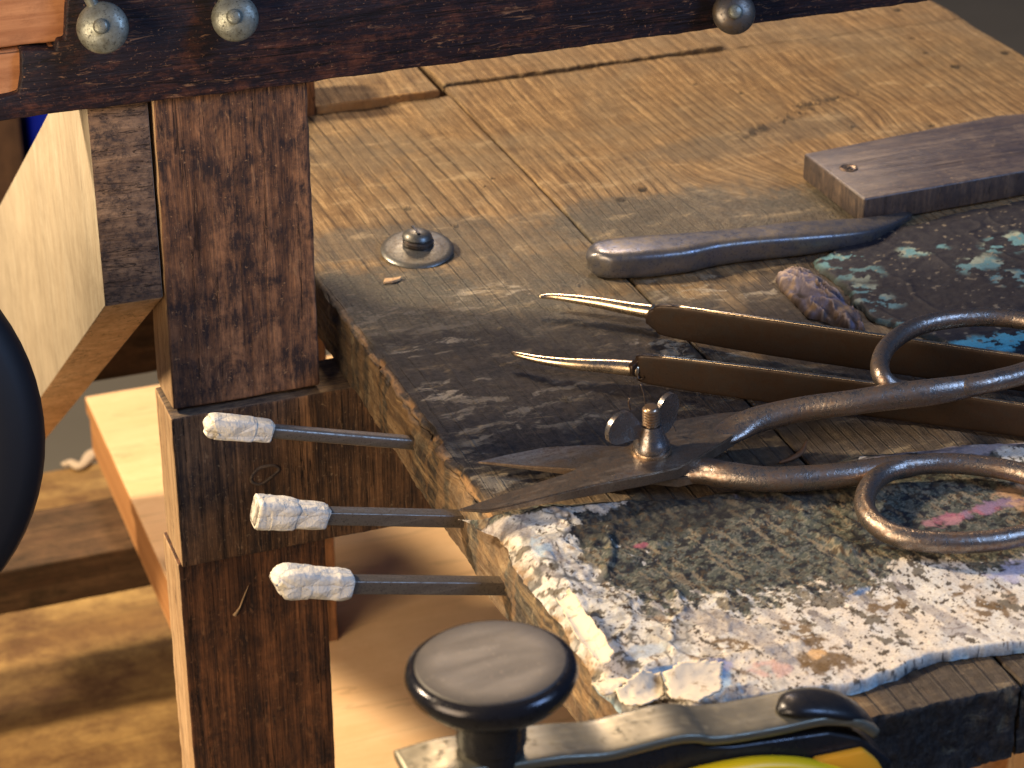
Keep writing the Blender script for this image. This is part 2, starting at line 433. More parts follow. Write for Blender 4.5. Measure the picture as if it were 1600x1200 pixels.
M['ply_edge'] = wood('plywood_edge', (.60, .30, .11), (.34, .15, .05), 'y', 160, 4, None, rough=.8)
M['floor_ply'] = wood('floor_plywood', (.62, .42, .15), (.24, .13, .04), 'x', 22, 2.2, (.12, .06, .025), .50, 6, None, .6, .2)
M['stretcher'] = wood('stretcher_wood', (.20, .12, .06), (.06, .03, .015), 'x', 120, 5, (.03, .02, .01), .45, 12)
M['rear_post'] = wood('rear_upright_wood', (.42, .20, .09), (.20, .09, .04), 'z', 160, 8, (.12, .06, .03), .45, 30)
M['block_top'] = wood('block_top', (.17, .13, .10), (.06, .043, .040), 'x', 260, 12, (.030, .026, .036), .50, 26, (.24, .17, .10), .38, .5, spec=.7)
M['block_side'] = wood('block_side', (.16, .11, .075), (.05, .035, .03), 'z', 420, 30, (.03, .026, .03), .5, 40, None, .5, .6, spec=.5)
M['iron'] = metal('dark_iron', (.16, .155, .16), (.12, .075, .045), .48, .30, 300, .5, .9)
M['knife'] = metal('handle_iron', (.13, .135, .165), (.15, .125, .09), .42, .32, 220, .35, .75)
M['shear'] = metal('shear_iron', (.34, .31, .285), (.20, .12, .075), .46, .27, 520, .9, .97)
M['shear_blade'] = metal('shear_blade_iron', (.30, .25, .20), (.16, .105, .07), .45, .33, 420, .7, .92, (60, 260, 60))
M['nut'] = metal('wing_nut_steel', (.22, .22, .23), (.16, .10, .06), .40, .28, 400, .4, .92)
M['thread'] = metal('thread_steel', (.42, .34, .26), (.25, .14, .07), .45, .26, 400, .3, .95)
M['bright'] = metal('polished_steel', (.78, .62, .42), (.50, .35, .20), .25, .27, 160, .15, 1.0)
M['arm'] = metal('brown_steel', (.050, .028, .016), (.024, .015, .010), .5, .40, 260, .3, .5)
M['galv'] = metal('galvanised', (.34, .37, .33), (.13, .13, .10), .52, .38, 210, .7, .6, tint=(.02, .02, .02))
M['disc_dark'] = metal('tarnished_disc', (.17, .17, .17), (.13, .09, .055), .52, .34, 180, .6, .8)
M['washer'] = metal('dull_zinc', (.15, .155, .15), (.09, .075, .06), .45, .40, 300, .5, .8, tint=(.03, .03, .035))
M['rod'] = metal('rod_steel', (.20, .175, .15), (.12, .095, .075), .35, .42, 300, .25, .7, (18, 300, 300))
M['knob'] = wood('knob_worn_top', (.075, .062, .050), (.045, .040, .036), 'x', 90, 22, (.028, .027, .028), .5, 30, (.12, .10, .08), .50, .12, spec=.5, stain_soft=.2)
M['knob_rim'] = metal('knob_rim', (.035, .035, .042), (.03, .026, .024), .3, .20, 150, .1, .75)
M['clamp_arm'] = metal('brushed_clamp_steel', (.20, .19, .15), (.14, .13, .095), .35, .40, 60, .08, .8, (25, 400, 400), tint=(.16, .15, .11))
M['clamp_dark'] = metal('blackened_steel', (.025, .026, .032), (.02, .018, .016), .3, .32, 120, .2, .6)
M['yellow'] = plain('yellow_plastic', (1.0, .62, .006), .4, ns=30, var=.08, bump=.05)
M['orange'] = plain('orange_plastic', (.90, .38, .02), .4, ns=30, var=.12, bump=.05)
M['rubber'] = plain('black_rubber', (.002, .0025, .006), .6, ns=60)
M['blue'] = plain('blue_plastic', (.0, .03, .62), .45, ns=12, var=.1)
M['brown_panel'] = wood('brown_panel', (.20, .10, .045), (.09, .045, .02), 'z', 40, 4, (.06, .03, .015), .45, 8)
M['concrete'] = plain('grey_floor', (.105, .10, .082), .8, ns=6, var=.3)
M['rag'] = plain('pale_rag', (.62, .50, .36), .9, ns=60)
def tape_mat():
    k = NT('masking_tape'); o = k.obj()
    n = k.noise(o, 200, 5, .65, 1.6); n2 = k.noise(k.mapping(o, (900, 200, 200)), 1, 4, .7); n3 = k.noise(o, 90, 6, .75, 1.6)
    v = k.n('ShaderNodeTexVoronoi', feature='DISTANCE_TO_EDGE'); k.set(v.inputs['Vector'], k.mapping(o, (50, 95, 130), rot=(.3, .5, .4))); v.inputs['Scale'].default_value = 1.0
    cr = k.ramp(v.outputs['Distance'], [(0.0, 1.0), (.035, 0.0)])
    fold = k.ramp(v.outputs['Distance'], [(0.0, 0.0), (.35, 1.0)])
    c = k.mix(n, (.80, .76, .67), (.64, .59, .50))
    c = k.mix(k.math('MULTIPLY', cr, .35), c, (.30, .26, .22))
    c = k.mix(k.math('MULTIPLY', k.ramp(n3, [(.58, 0.0), (.68, 1.0)]), .6), c, (.22, .19, .16))
    h = k.math('ADD', k.math('MULTIPLY', fold, .9), k.math('ADD', n, k.math('MULTIPLY', n2, .3)))
    return k.done(c, .62, k.bump(h, .8, .0016), spec=.4)
M['tape'] = tape_mat()
M['paper'] = paper_mat(); M['char'] = paper_mat('burnt_film', .62, .22)
k = NT('torn_paper'); o_ = k.obj(); n_ = k.noise(o_, 160, 6, .7, 1)
M['flake'] = k.done(k.mix(k.ramp(n_, [(.55, 0.0), (.68, 1.0)]), (.66, .57, .43), (.30, .22, .14)), .75, k.bump(n_, .5, .0006))
M['wad'] = None

# ================================================================== WORKBENCH
BX0, SEAM, BX1, BYF, BYB, TH = -60.0, 107.0, 512.0, -325.0, 760.0, 38.0
bench = empty('workbench', (225, 200, -650), 'old scorched wooden workbench with thick plank top, dark posts and side rail', 'workbench')

hole_px = [(635, 325, 2.6), (712, 353, 2.2), (970, 309, 3.4), (1003, 295, 3.0), (1402, 14, 3.4), (1569, 82, 3.2), (1492, 104, 3.4), (1425, 60, 1.6),
           (1158, 145, 1.8), (1085, 132, 1.6), (1332, 198, 1.8), (884, 625, 3.2), (600, 438, 1.4), (770, 280, 1.2), (756, 292, 1.1), (1445, 83, 1.8), (780, 512, 1.2), (905, 445, 1.2), (1455, 195, 2.0)]
def plank(name, x0, x1, y0, y1, ztop, th, step=1.25, period=8.5, seed=0, litfront=0, ragged=2.0, linest=1.0, rear_step=None, ragl=None):
    """a board as one skin: up the left side, over the top, down the right side, with a front end"""
    r = 1.6
    top = np.linspace(x0+r, x1-r, max(4, int((x1-x0)/step)))
    side = np.linspace(-th, -r, max(4, int(th/1.6)))
    cor = [(x0+r*(1-math.cos(a)), -r+r*math.sin(a)) for a in (.35, .8, 1.2)]
    prof = [(x0, z) for z in side]+cor+[(x, 0) for x in top]+[(x1-(a-x0), z) for a, z in cor[::-1]]+[(x1, z) for z in side[::-1]]
    prof = np.array(prof); seg = np.r_[0, np.cumsum(np.hypot(*np.diff(prof, axis=0).T))]
    per = seg-seg[len(side)+2]+x0+r*1.2          # perimeter coordinate equals X on the top
    ys = [y0]*1
    yt = np.linspace(y0+1.2, min(y1, 470), int((min(y1, 470)-y0)/step))
    if y1 > 470: yt = np.r_[yt, np.linspace(474, y1, 30)]
    nfr = max(4, int(th/2)); rows = []
    for t in np.linspace(1, 0, nfr):           # front face, from the bottom up
        zz = np.where(prof[:, 1] > -th, prof[:, 1]*(1-t)-th*t, prof[:, 1])
        rows.append(np.stack([prof[:, 0], np.full(len(prof), y0+(1-t)*.0), zz], 1))
    for y in yt: rows.append(np.stack([prof[:, 0], np.full(len(prof), y), prof[:, 1]], 1))
    V = np.array(rows); nr, npf = V.shape[:2]
    X = V[..., 0]; Y = V[..., 1]; Z = V[..., 2]
    G = np.tile(per, (nr, 1)); G0 = G.copy()
    # grain phase: irregular ring widths, gentle wander, a knot that the rings bend round
    W = G+(fbm(Y*.004+seed, G*.006, seed+5, 2)-.5)*13+(vnoise(Y*.03, G*.03, seed+8)-.5)*.7
    if x0 >= SEAM-1 and rear_step is None:
        kc = at(1165, 335, 2, 0)
        for (cx, cy, rx, ry, A) in ((kc[0], kc[1], 62, 55, 70), (at(1330, 170, 2, 0)[0], at(1330, 170, 2, 0)[1], 30, 36, 14)):
            q = ((X-cx)/rx)**2+((Y-cy)/ry)**2
            W = W-A*np.exp(-q*1.1)*(.35+.65*np.tanh((X-cx)/rx*1.2))
    per_ = period*(1+.0*W)
    PH = W/per_+1.1*(vnoise(W*.045, 0*W+seed, seed+31))+.6*vnoise(W*.013, 0*W+3, seed+37)
    wx = X+(fbm(X*.08, Y*.08, 91)-.5)*10; wy = Y+(fbm(X*.08, Y*.08, 97)-.5)*10
    B = lambda *a, **k: blob(X, Y, *a, **k)
    mx = lambda *a: np.clip(np.maximum.reduce(a), 0, 1)
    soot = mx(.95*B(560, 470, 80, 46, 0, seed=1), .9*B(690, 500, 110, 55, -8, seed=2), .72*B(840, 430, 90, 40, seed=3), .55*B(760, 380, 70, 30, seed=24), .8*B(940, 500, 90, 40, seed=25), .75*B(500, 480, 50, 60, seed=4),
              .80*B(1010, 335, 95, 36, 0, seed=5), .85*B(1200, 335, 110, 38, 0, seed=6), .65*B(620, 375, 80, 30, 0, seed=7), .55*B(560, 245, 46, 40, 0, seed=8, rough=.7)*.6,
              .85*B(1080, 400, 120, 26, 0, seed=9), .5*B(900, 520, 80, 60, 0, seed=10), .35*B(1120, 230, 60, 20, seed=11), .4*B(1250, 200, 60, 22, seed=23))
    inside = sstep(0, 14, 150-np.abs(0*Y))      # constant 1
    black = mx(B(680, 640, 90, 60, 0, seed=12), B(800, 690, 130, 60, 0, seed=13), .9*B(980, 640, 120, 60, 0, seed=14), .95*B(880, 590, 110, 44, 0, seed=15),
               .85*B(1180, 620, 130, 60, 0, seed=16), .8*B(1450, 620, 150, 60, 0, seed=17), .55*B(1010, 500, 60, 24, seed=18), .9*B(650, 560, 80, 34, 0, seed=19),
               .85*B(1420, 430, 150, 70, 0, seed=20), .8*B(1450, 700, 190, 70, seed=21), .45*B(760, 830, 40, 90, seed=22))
    peel = mx(.9*B(680, 540, 34, 12, 10, seed=30), B(700, 610, 24, 14, seed=31), .8*B(1130, 450, 46, 22, -15, seed=32), .8*B(1090, 540, 60, 18, -10, seed=33),
              .7*B(1260, 590, 60, 18, seed=34), .8*B(780, 460, 34, 18, seed=35), .5*B(820, 640, 60, 30, seed=36), .5*B(760, 740, 50, 40, seed=37), .3*B(640, 500, 60, 40, seed=38))
    topm = sstep(-3.5, -1, Z)
    dots = np.zeros(X.shape)
    for px, py, rr in hole_px:
        c = at(px, py, 2, ztop); d = np.hypot((X-c[0])+(vnoise(X*.5, Y*.5, 7)-.5)*1.5, ((Y-c[1])*.75))
        dots = np.maximum(dots, 1-sstep(rr*.6, rr*1.1, d))
    # a line of gouges
    for (a, b_, s2) in ((at(1150, 215, 2, 0), at(1260, 170, 2, 0), 3.5), (at(1240, 165, 2, 0), at(1345, 145, 2, 0), 3.2)):
        t = np.clip(((X-a[0])*(b_[0]-a[0])+(Y-a[1])*(b_[1]-a[1]))/((b_[0]-a[0])**2+(b_[1]-a[1])**2), 0, 1)
        d = np.hypot(X-a[0]-t*(b_[0]-a[0]), Y-a[1]-t*(b_[1]-a[1]))
        dots = np.maximum(dots, .85*(1-sstep(1, s2*2.4, d))*sstep(.52, .62, fbm(X*.25, Y*.12, 41)))
    dots *= topm
    # relief
    fr = PH-np.floor(PH)
    dz = (fbm(X*.02, Y*.015, 61+seed)-.5)*2.2+(fbm(X*.2, Y*.07, 62)-.5)*.8*(1+black)+(fbm(X*.5, Y*.3, 63)-.5)*.5*(.3+black+soot*.5)
    dz -= .30*np.exp(-((1-fr)/.06)**2)*linest
    dz -= dots*1.2
    # the left edge is burnt and chipped away, the more so near the front
    nx = np.zeros(X.shape)
    if ragl:
        e = 1-sstep(0, 9, X-x0)
        eroded = (.8+2.6*sstep(170, -60, Y))*np.clip(fbm(Y*.05, 0*Y, 71)*1.6-.35+.5*(vnoise(Y*.25, Z*.2, 72)-.5), 0, 1.3)
        up = sstep(-14, -1, Z)
        nx = e*eroded*1.5*(.2+up)+(1-sstep(0, .5, X-x0))*((fbm(Y*.03, Z*.10, 73)-.5)*4.0+(fbm(Y*.09, Z*.8, 74)-.5)*1.8+(fbm(Y*.35, Z*1.2, 75)-.5)*1.2)
        dz = dz-(1-sstep(0, 7, X-x0))*eroded*1.6*up
    fy = np.zeros(X.shape)
    front = (np.arange(nr)[:, None] < nfr+0)*np.ones((1, npf))
    fy += front*((fbm(X*.15, Z*.15, 81+seed)-.5)*4+(fbm(X*.6, Z*.5, 82)-.5)*1.6)*ragged*.5
    Z = Z+np.where(Z > -th+1, dz*topm, 0)+ztop
    V = np.stack([X+nx, Y+fy, Z], -1)
    L = linest*(.55+.45*vnoise(np.floor(PH)*3.7, 0*PH, 5))*(.55+.45*sstep(.3, .6, fbm(X*.02, Y*.01, 44)))
    fresh_lit = front*litfront+0*X
    if ragl:
        sidem = 1-sstep(x0+.2, x0+2.2, X)
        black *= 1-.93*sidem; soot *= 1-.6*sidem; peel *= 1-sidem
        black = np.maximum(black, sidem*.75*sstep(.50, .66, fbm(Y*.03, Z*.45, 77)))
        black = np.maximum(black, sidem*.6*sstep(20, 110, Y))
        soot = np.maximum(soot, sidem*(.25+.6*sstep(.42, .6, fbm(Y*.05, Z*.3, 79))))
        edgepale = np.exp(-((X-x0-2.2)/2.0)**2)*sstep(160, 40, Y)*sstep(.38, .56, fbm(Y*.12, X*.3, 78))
        fresh_lit = np.maximum(fresh_lit, .75*edgepale)
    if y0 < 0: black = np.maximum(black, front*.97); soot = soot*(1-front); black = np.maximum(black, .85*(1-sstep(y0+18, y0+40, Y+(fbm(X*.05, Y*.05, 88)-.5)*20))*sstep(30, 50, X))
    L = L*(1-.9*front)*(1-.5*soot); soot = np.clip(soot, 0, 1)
    F = grid_faces(nr, npf)
    A = dict(grain=G+(W-G)*topm, phase=PH, soot=soot, black=black, peel=peel, lines=L, fresh_lit=np.clip(fresh_lit, 0, 1), dots=dots)
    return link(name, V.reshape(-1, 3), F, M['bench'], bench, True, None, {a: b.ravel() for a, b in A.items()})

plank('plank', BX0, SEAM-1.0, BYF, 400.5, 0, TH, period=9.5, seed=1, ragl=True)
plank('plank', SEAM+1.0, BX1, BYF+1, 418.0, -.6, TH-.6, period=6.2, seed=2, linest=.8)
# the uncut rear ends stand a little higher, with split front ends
def rear(x0, x1, y0, ztop, seed, fresh_lit, per): plank('plank', x0, x1, y0, BYB, ztop, ztop+TH, step=1.8, period=per, seed=seed, litfront=fresh_lit, ragged=1.8, linest=.7, rear_step=True)
rear(12, 99, 401.5, 5.5, 3, .85, 8)  # split orange front end, brightened in its colour to look lit
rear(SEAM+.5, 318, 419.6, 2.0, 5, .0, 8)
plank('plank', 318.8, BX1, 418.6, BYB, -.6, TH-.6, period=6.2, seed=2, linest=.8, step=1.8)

# post, rail, beam, brace
def fm_post(ax, side): return 1 if ax == 0 and side == 0 else 0
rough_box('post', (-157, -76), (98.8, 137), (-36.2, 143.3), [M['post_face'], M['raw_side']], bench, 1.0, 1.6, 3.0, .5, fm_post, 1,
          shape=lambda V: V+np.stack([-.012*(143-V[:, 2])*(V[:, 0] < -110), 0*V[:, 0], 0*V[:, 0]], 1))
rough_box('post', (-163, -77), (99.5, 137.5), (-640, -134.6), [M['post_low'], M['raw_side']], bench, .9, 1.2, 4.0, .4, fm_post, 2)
rough_box('rail', (-161.5, 505), (94.5, 133), (-134, -TH-.3), [M['rail_face'], M['raw_side'], M['rail_top']], bench, 1.0, 1.2, 3.5, .4,
          lambda ax, s: 1 if ax == 0 else (2 if ax == 2 else 0), 3)
# burnt front beam with a stepped broken left end, over paler timber
bl = [at(x, y, 1, 93)[[0, 2]] for x, y in ((16, 150), (30, 146), (34, 120), (33, 80), (88, 79), (90, 64), (102, 62), (104, 15), (110, -40))]
beam_poly = [(-300, 152.5)]+[tuple(p) for p in bl]+[(-215, 262), (620, 262)]+[(x, 143.7+random.uniform(-.5, .35)+(1.3*max(0, (-80-x)/200))) for x in range(620, -304, -7)]
prism('front_beam', beam_poly, 93.0, 131.0, M['beam_face'], bench, 1.1, 2, axis=1, angle=50)
rough_box('beam_core', (-300, -150), (99, 136), (at(0, 76, 1, 99)[2], 262), M['orange_wood'], bench, 1, 2, 4, .5, None, 11)
rough_box('beam_core', (-300, -163), (98.5, 136), (151, at(0, 82, 1, 99)[2]), M['orange_wood'], bench, 1, 2, 4, .5, None, 12)
# knee brace: dark front end, pale side, 45 degree undercut
bx0, bx1 = -190.5, -159.5
bp = [(99.5, 142.8), (99.5, 32), (662, -361), (662, -150), (484.7, -68.9), (272, 65), (150, 142.8)]
prism('knee_brace', bp, bx0, bx1, [M['brace_face'], M['brace_side'], M['brace_under']], bench, .9, 2, axis=0, angle=40,
      fmat=lambda f: 1 if abs(f.normal.x) > .7 else (2 if f.normal.z < -.3 else 0))
rough_box('rear_rail', (-300, 505), (600, 640), (-277, -190), M['stretcher'], bench, 1, 1, 10, .4, None, 14)
rough_box('rear_upright', (-42, 11.4), (399, 437), (-640, 46), M['rear_post'], bench, 1, 1.5, 6, .4, None, 15)
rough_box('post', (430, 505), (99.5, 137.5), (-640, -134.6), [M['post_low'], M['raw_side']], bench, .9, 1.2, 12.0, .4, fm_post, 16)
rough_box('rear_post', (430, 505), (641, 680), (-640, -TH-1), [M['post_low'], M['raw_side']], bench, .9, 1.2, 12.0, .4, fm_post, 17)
# hairline scraps caught on the rail: a knot ring and a loose splinter
kp = [at(x, y, 1, 94.2) for x, y in ((392, 748), (402, 733), (425, 727), (436, 733), (424, 745), (408, 756), (396, 755))]
sweep('knot', [(*p, .9, .9) for p in kp], M['rail_top'], bench, up=(0, 1, 0), sides=8, n=4, closed=True, noise=.3)
kp = [at(x, y, 1, 98.3) for x, y in ((388, 915), (380, 935), (374, 950), (366, 962))]
sweep('splinter', [(*kp[0], .2, .2), (*kp[1], .5, .4), (*kp[2], .6, .5), (*kp[3], 1.3, .6)], M['raw_side'], bench, up=(0, 1, 0), sides=6, n=4)

# discs on stalks on the front of the beam
for i, (px, py, rp, sx, sy) in enumerate(((160, 43, 41, 128, -22), (367, 28, 37, 332, -22), (1147, 20, 34, 1118, -16))):
    c = at(px, py, 1, 78); r = rp/pxmm(c)
    nrm = Vector((-.28, -.86, .42)).normalized()
    d = empty('mushroom_disc', tuple(c), ['speckled pale metal disc on a bent stalk, leftmost on the dark beam',
        'speckled pale metal disc on a bent stalk above the post', 'darker metal disc hanging over the lower edge of the beam above the planks'][i], 'metal disc', 'metal discs on the front of the beam')
    lathe('disc', [(.1, -3.2), (r*.7, -3.2), (r*.97, -1.8), (r, -.6), (r*.985, .5), (r*.93, 1.6), (r*.8, 3.0), (r*.6, 4.3), (r*.35, 5.1), (.1, 5.4)], c, nrm, M['galv' if i < 2 else 'disc_dark'], d, 48, angle=60)
    lathe('rivet', [(3.8, 0), (3.8, 6.3), (3.3, 7.2), (2.3, 7.6), (.1, 7.8)], c, nrm, M['galv'], d, 20)
    s_ = at(sx, sy, 1, 88); b = Vector(c)-nrm*3
    sweep('stalk', [(s_[0]-2, 94, s_[2]+16, 3, 3), (s_[0], 86, s_[2]+2, 3, 3), ((s_[0]+b.x)/2, 84, (s_[2]+b.z)/2+2, 3, 3), (b.x, b.y+1, b.z, 3, 3), (b.x+.5, b.y-1.5, b.z, 3, 3)], M['galv'], d, up=(0, 1, 0), sides=12)

# washer and screw in the top
wc = at(652, 388, 2, 3)
scr = empty('washer_screw', tuple(wc-np.array([0, 0, 3])), 'domed grey washer held by a slotted screw on the left plank', 'screw')
lathe('washer', [(2, 1.6), (19.5, .2), (21, .8), (21.4, 1.8), (20.6, 2.8), (18, 3.4), (10, 5.0), (3, 5.4)], (wc[0], wc[1], .9), (-.03, -.12, 1), M['washer'], scr, 48)
lathe('collar', [(7.5, 4.5), (9.0, 5.2), (9.2, 7.4), (8.0, 8.2), (1, 8.4)], (wc[0]+.5, wc[1]+1, .9), (.05, -.06, 1), M['iron'], scr, 32)
hd = lathe('screw_head', [(3, 7.5), (8.4, 7.6), (9.0, 8.6), (8.3, 10.6), (6.0, 12.2), (3.0, 13.0), (.1, 13.2)], (wc[0], wc[1]+1.5, .9), (.08, .02, 1), M['washer'], scr, 32)
prism('slot', [(wc[0]-.9, wc[1]-4), (wc[0]+.9, wc[1]-4), (wc[0]+.9, wc[1]+8), (wc[0]-.9, wc[1]+8)], 12.6, 14.3, M['clamp_dark'], hd, .2, 1)

# ================================================================== THINGS ON THE BENCH
# wooden block
bl_ = atz([(1256, 240), (1350, 311)], 18)
p4 = [bl_[0], bl_[1], (470, 119), (470, 190), (409, 201)]
blk_ = empty('wooden_block', ((bl_[0][0]+bl_[1][0])/2, 150, 0), 'thick purple brown wooden board with a countersunk screw, lying across the planks', 'wood block')
prism('board', p4, 1.2, 18, [M['block_top'], M['block_side']], blk_, 1.3, 3, angle=60, fmat=lambda f: 0 if f.normal.z > .5 else 1)
sp = at(1326, 263, 2, 18)
sh = lathe('screw', [(5.4, -.5), (5.6, .35), (4.9, .75), (4.4, .3), (3.8, .1), (.1, .1)], (sp[0], sp[1], 18), (0, 0, 1), M['thread'], blk_, 28)
for a in (0.6, 0.6+math.pi/2):
    q = [(sp[0]+math.cos(a)*u-math.sin(a)*v, sp[1]+math.sin(a)*u+math.cos(a)*v) for u, v in ((-2.6, -.5), (2.6, -.5), (2.6, .5), (-2.6, .5))]
    prism('slot', q, 17.9, 18.35+.05*(a > 1), M['clamp_dark'], sh, .1, 1)

# iron handle lying in front of the block
kn = empty('iron_handle', tuple(at(1100, 395, 2, 0)), 'dark iron bar handle with rounded end, running in front of the wooden block', 'tool handle')
kp = [((932, 407), 9, 8.0), ((952, 405), 13, 8.3), ((1000, 402), 14.5, 8.5), ((1060, 396), 13.5, 8.3), ((1110, 388), 11, 8.0), ((1170, 380), 10.5, 7.6), ((1250, 370), 12, 7.2), ((1330, 357), 11, 5.6), ((1375, 342), 8, 3.8), ((1420, 322), 3, 2.0)]
pth = []
for (q, a, b) in kp:
    p = at(q[0], q[1], 2, 8.5); pth.append((p[0], p[1], b+.4, a, b))
p0 = pth[0]; pth = [(p0[0]-5.2, p0[1]+.2, 8.0, .8, 1.2), (p0[0]-4.2, p0[1]+.2, 8.2, 4.6, 5.6)]+pth
sweep('bar', pth, M['knife'], kn, sides=36, ex=4.2, n=6, noise=.10, seed=3)

# jacks: two pointed prongs on flat spring arms, joined by a bow beyond the frame
jk = empty('glass_jacks', tuple(at(1300, 590, 2, 0)), 'two armed steel glass jacks with bright tapered prongs and flat brown arms, under the shears', 'tongs')
def jarm(top, bot, tip, seed, tz):
    # top edge and bottom edge pixels give a strip standing on edge; both at the same plan line
    P = []
    for (tx, ty), h, zc in top:
        q = at(tx, ty, 2, zc+h); P.append((q[0], q[1], zc+h/2, 1.7, h/2))
    a = sweep('arm', P, M['arm'], jk, sides=20, ex=7, n=8, noise=.08, seed=seed)
    sweep('edge_highlight', [(p[0], p[1], p[2]+p[4]+.05, 1.25, .35) for p in P[2:]], M['bright'], a, sides=8, ex=3, n=8, noise=.06, seed=seed)  # bright strip along the top edge, standing in for its highlight
    T = []
    for (x, y), r in tip:
        q = at(x, y, 2, tz); T.append((q[0], q[1], tz, r, r))
    sweep('prong', T, M['bright'], a, sides=20, n=8)
    c = T[-1]; d = Vector((T[-1][0]-T[-2][0], T[-1][1]-T[-2][1], 0)).normalized()
    return a
jarm([((1010, 491), 5, 8), ((1022, 482), 12, 5), ((1050, 477), 19, 2), ((1200, 498), 21, 2), ((1395, 526), 21, 2.5), ((1600, 556), 20, 3), ((1850, 592), 19, 3)], None,
     [((843, 464), 1.0), ((856, 463), 1.5), ((880, 465), 2.1), ((930, 472), 3.0), ((985, 482), 3.7), ((1022, 488), 4.2)], 1, 9)
jarm([((985, 571), 5, 7), ((998, 560), 11, 4), ((1022, 555), 17, 1.5), ((1200, 576), 19, 1.5), ((1380, 600), 19, 1.5), ((1600, 632), 18, 2), ((1850, 672), 18, 2)], None,
     [((800, 551), .9), ((812, 555), 1.5), ((850, 563), 2.3), ((900, 569), 3.1), ((960, 573), 3.9), ((1000, 577), 4.3)], 2, 8)
pa, pb = at(1850, 592, 2, 21), at(1850, 672, 2, 19)
mid = (pa+pb)/2; dr = np.array([1, -.37, 0])
bow = [(*pa[:2], 12, 1.7, 9), *[(*(mid+dr*55*math.sin(t)+(pa-mid)*math.cos(t)*1.3)[:2], 12, 1.7, 9) for t in np.linspace(.35, math.pi-.35, 6)], (*pb[:2], 12, 1.7, 9)]
sweep('spring_bow', bow, M['arm'], jk, sides=16, ex=6, n=6)

# shears
sh_ = empty('hand_shears', tuple(at(1020, 715, 2, 0)), 'rusty iron hand shears with looped handles and a wing nut pivot', 'shears')
def blade(name, pix, z0, z1, ridge, seed):
    poly = [tuple(at(x, y, 2, z1)[:2]) for x, y in pix]
    bm = bmesh.new()
    lo = [bm.verts.new((a, b, z0)) for a, b in poly]; hi = [bm.verts.new((a, b, z1)) for a, b in poly]
    n = len(poly)
    for i in range(n): bm.faces.new((lo[i], lo[(i+1) % n], hi[(i+1) % n], hi[i]))
    bm.faces.new(lo[::-1]); bm.faces.new(hi)
    tp_ = Vector((poly[0][0], poly[0][1], 0))
    for v in bm.verts:
        t = min(1, (Vector((v.co.x, v.co.y, 0))-tp_).length/75)
        t = t*t*(3-2*t); mid = z0+1.2
        v.co.z = mid+(v.co.z-mid)*(.22+.78*t)
    bmesh.ops.triangulate(bm, faces=[f for f in bm.faces if len(f.verts) > 4])
    bmesh.ops.bevel(bm, geom=[e for e in bm.edges if len(e.link_faces) == 2 and e.calc_face_angle(0) > .6], offset=1.1, segments=2, affect='EDGES', clamp_overlap=True)
    return link_bm(name, bm, M['shear_blade'], sh_, True, angle=40)
b1 = [(712, 784), (760, 770), (830, 751), (885, 737), (940, 713), (975, 699), (1015, 672), (1060, 655), (1120, 645), (1175, 640), (1172, 664), (1132, 690), (1085, 718), (1060, 731), (1000, 744), (930, 757), (860, 770), (800, 781), (760, 787)]
b2 = [(742, 713), (790, 703), (850, 694), (920, 693), (985, 697), (1035, 700), (1090, 712), (1120, 722), (1110, 738), (1060, 748), (1000, 742), (900, 731), (820, 722)]
blade('blade', b2, 6.5, 11.5, 0, 1)
B1 = blade('blade', b1, 12.2, 18.5, 0, 2)
# handle of the upper half: bar then loop, joined at the bow's underside
def P3(px, py, z, a, b):
    q = at(px, py, 2, z); return (q[0], q[1], z, a, b)
H1 = sweep('handle', [P3(1105, 690, 15, 7, 3), P3(1140, 675, 16, 9, 4), P3(1180, 657, 19, 8, 6.0), P3(1250, 640, 24, 6.2, 6.2), P3(1330, 629, 29, 6, 6.2), P3(1400, 619, 32, 6.3, 6.8),
                      P3(1460, 612, 34, 6.0, 6.6), P3(1530, 600, 35, 5.2, 5.6), P3(1590, 583, 36, 4.4, 4.6), P3(1625, 565, 36, 3, 3)], M['shear'], sh_, sides=26, n=8, noise=.12, seed=2)
loop1 = [(1400, 607), (1378, 588), (1376, 562), (1392, 536), (1425, 514), (1470, 501), (1525, 496), (1580, 498), (1625, 508), (1655, 528), (1655, 550), (1630, 572), (1590, 588), (1520, 603), (1450, 611)]
sweep('finger_loop', [P3(x, y, 36-5*(i in (0, 14))*1.0, 4.7, 4.9) for i, (x, y) in enumerate(loop1)], M['shear'], H1, sides=26, n=8, closed=True, noise=.10, seed=4)
H2 = sweep('handle', [P3(1056, 740, 9, 3, 2), P3(1066, 739, 9.5, 6, 4.5), P3(1100, 736, 11, 7.6, 6.0), P3(1140, 743, 12.5, 7.0, 6.2), P3(1210, 749, 13, 6.2, 6), P3(1300, 744, 14, 6.0, 6.2), P3(1370, 735, 15, 6, 6), P3(1420, 728, 16, 5.4, 5.6), P3(1450, 727, 16, 3, 4)],
           M['shear'], sh_, sides=26, n=8, noise=.12, seed=5)
loop2 = [(1352, 795), (1356, 765), (1378, 742), (1415, 729), (1465, 724), (1525, 727), (1590, 738), (1640, 757), (1662, 785), (1650, 813), (1610, 833), (1550, 845), (1480, 848), (1415, 841), (1373, 823)]
sweep('finger_loop', [P3(x, y, 16, 4.9, 5.0) for x, y in loop2], M['shear'], H2, sides=26, n=8, closed=True, noise=.10, seed=6)
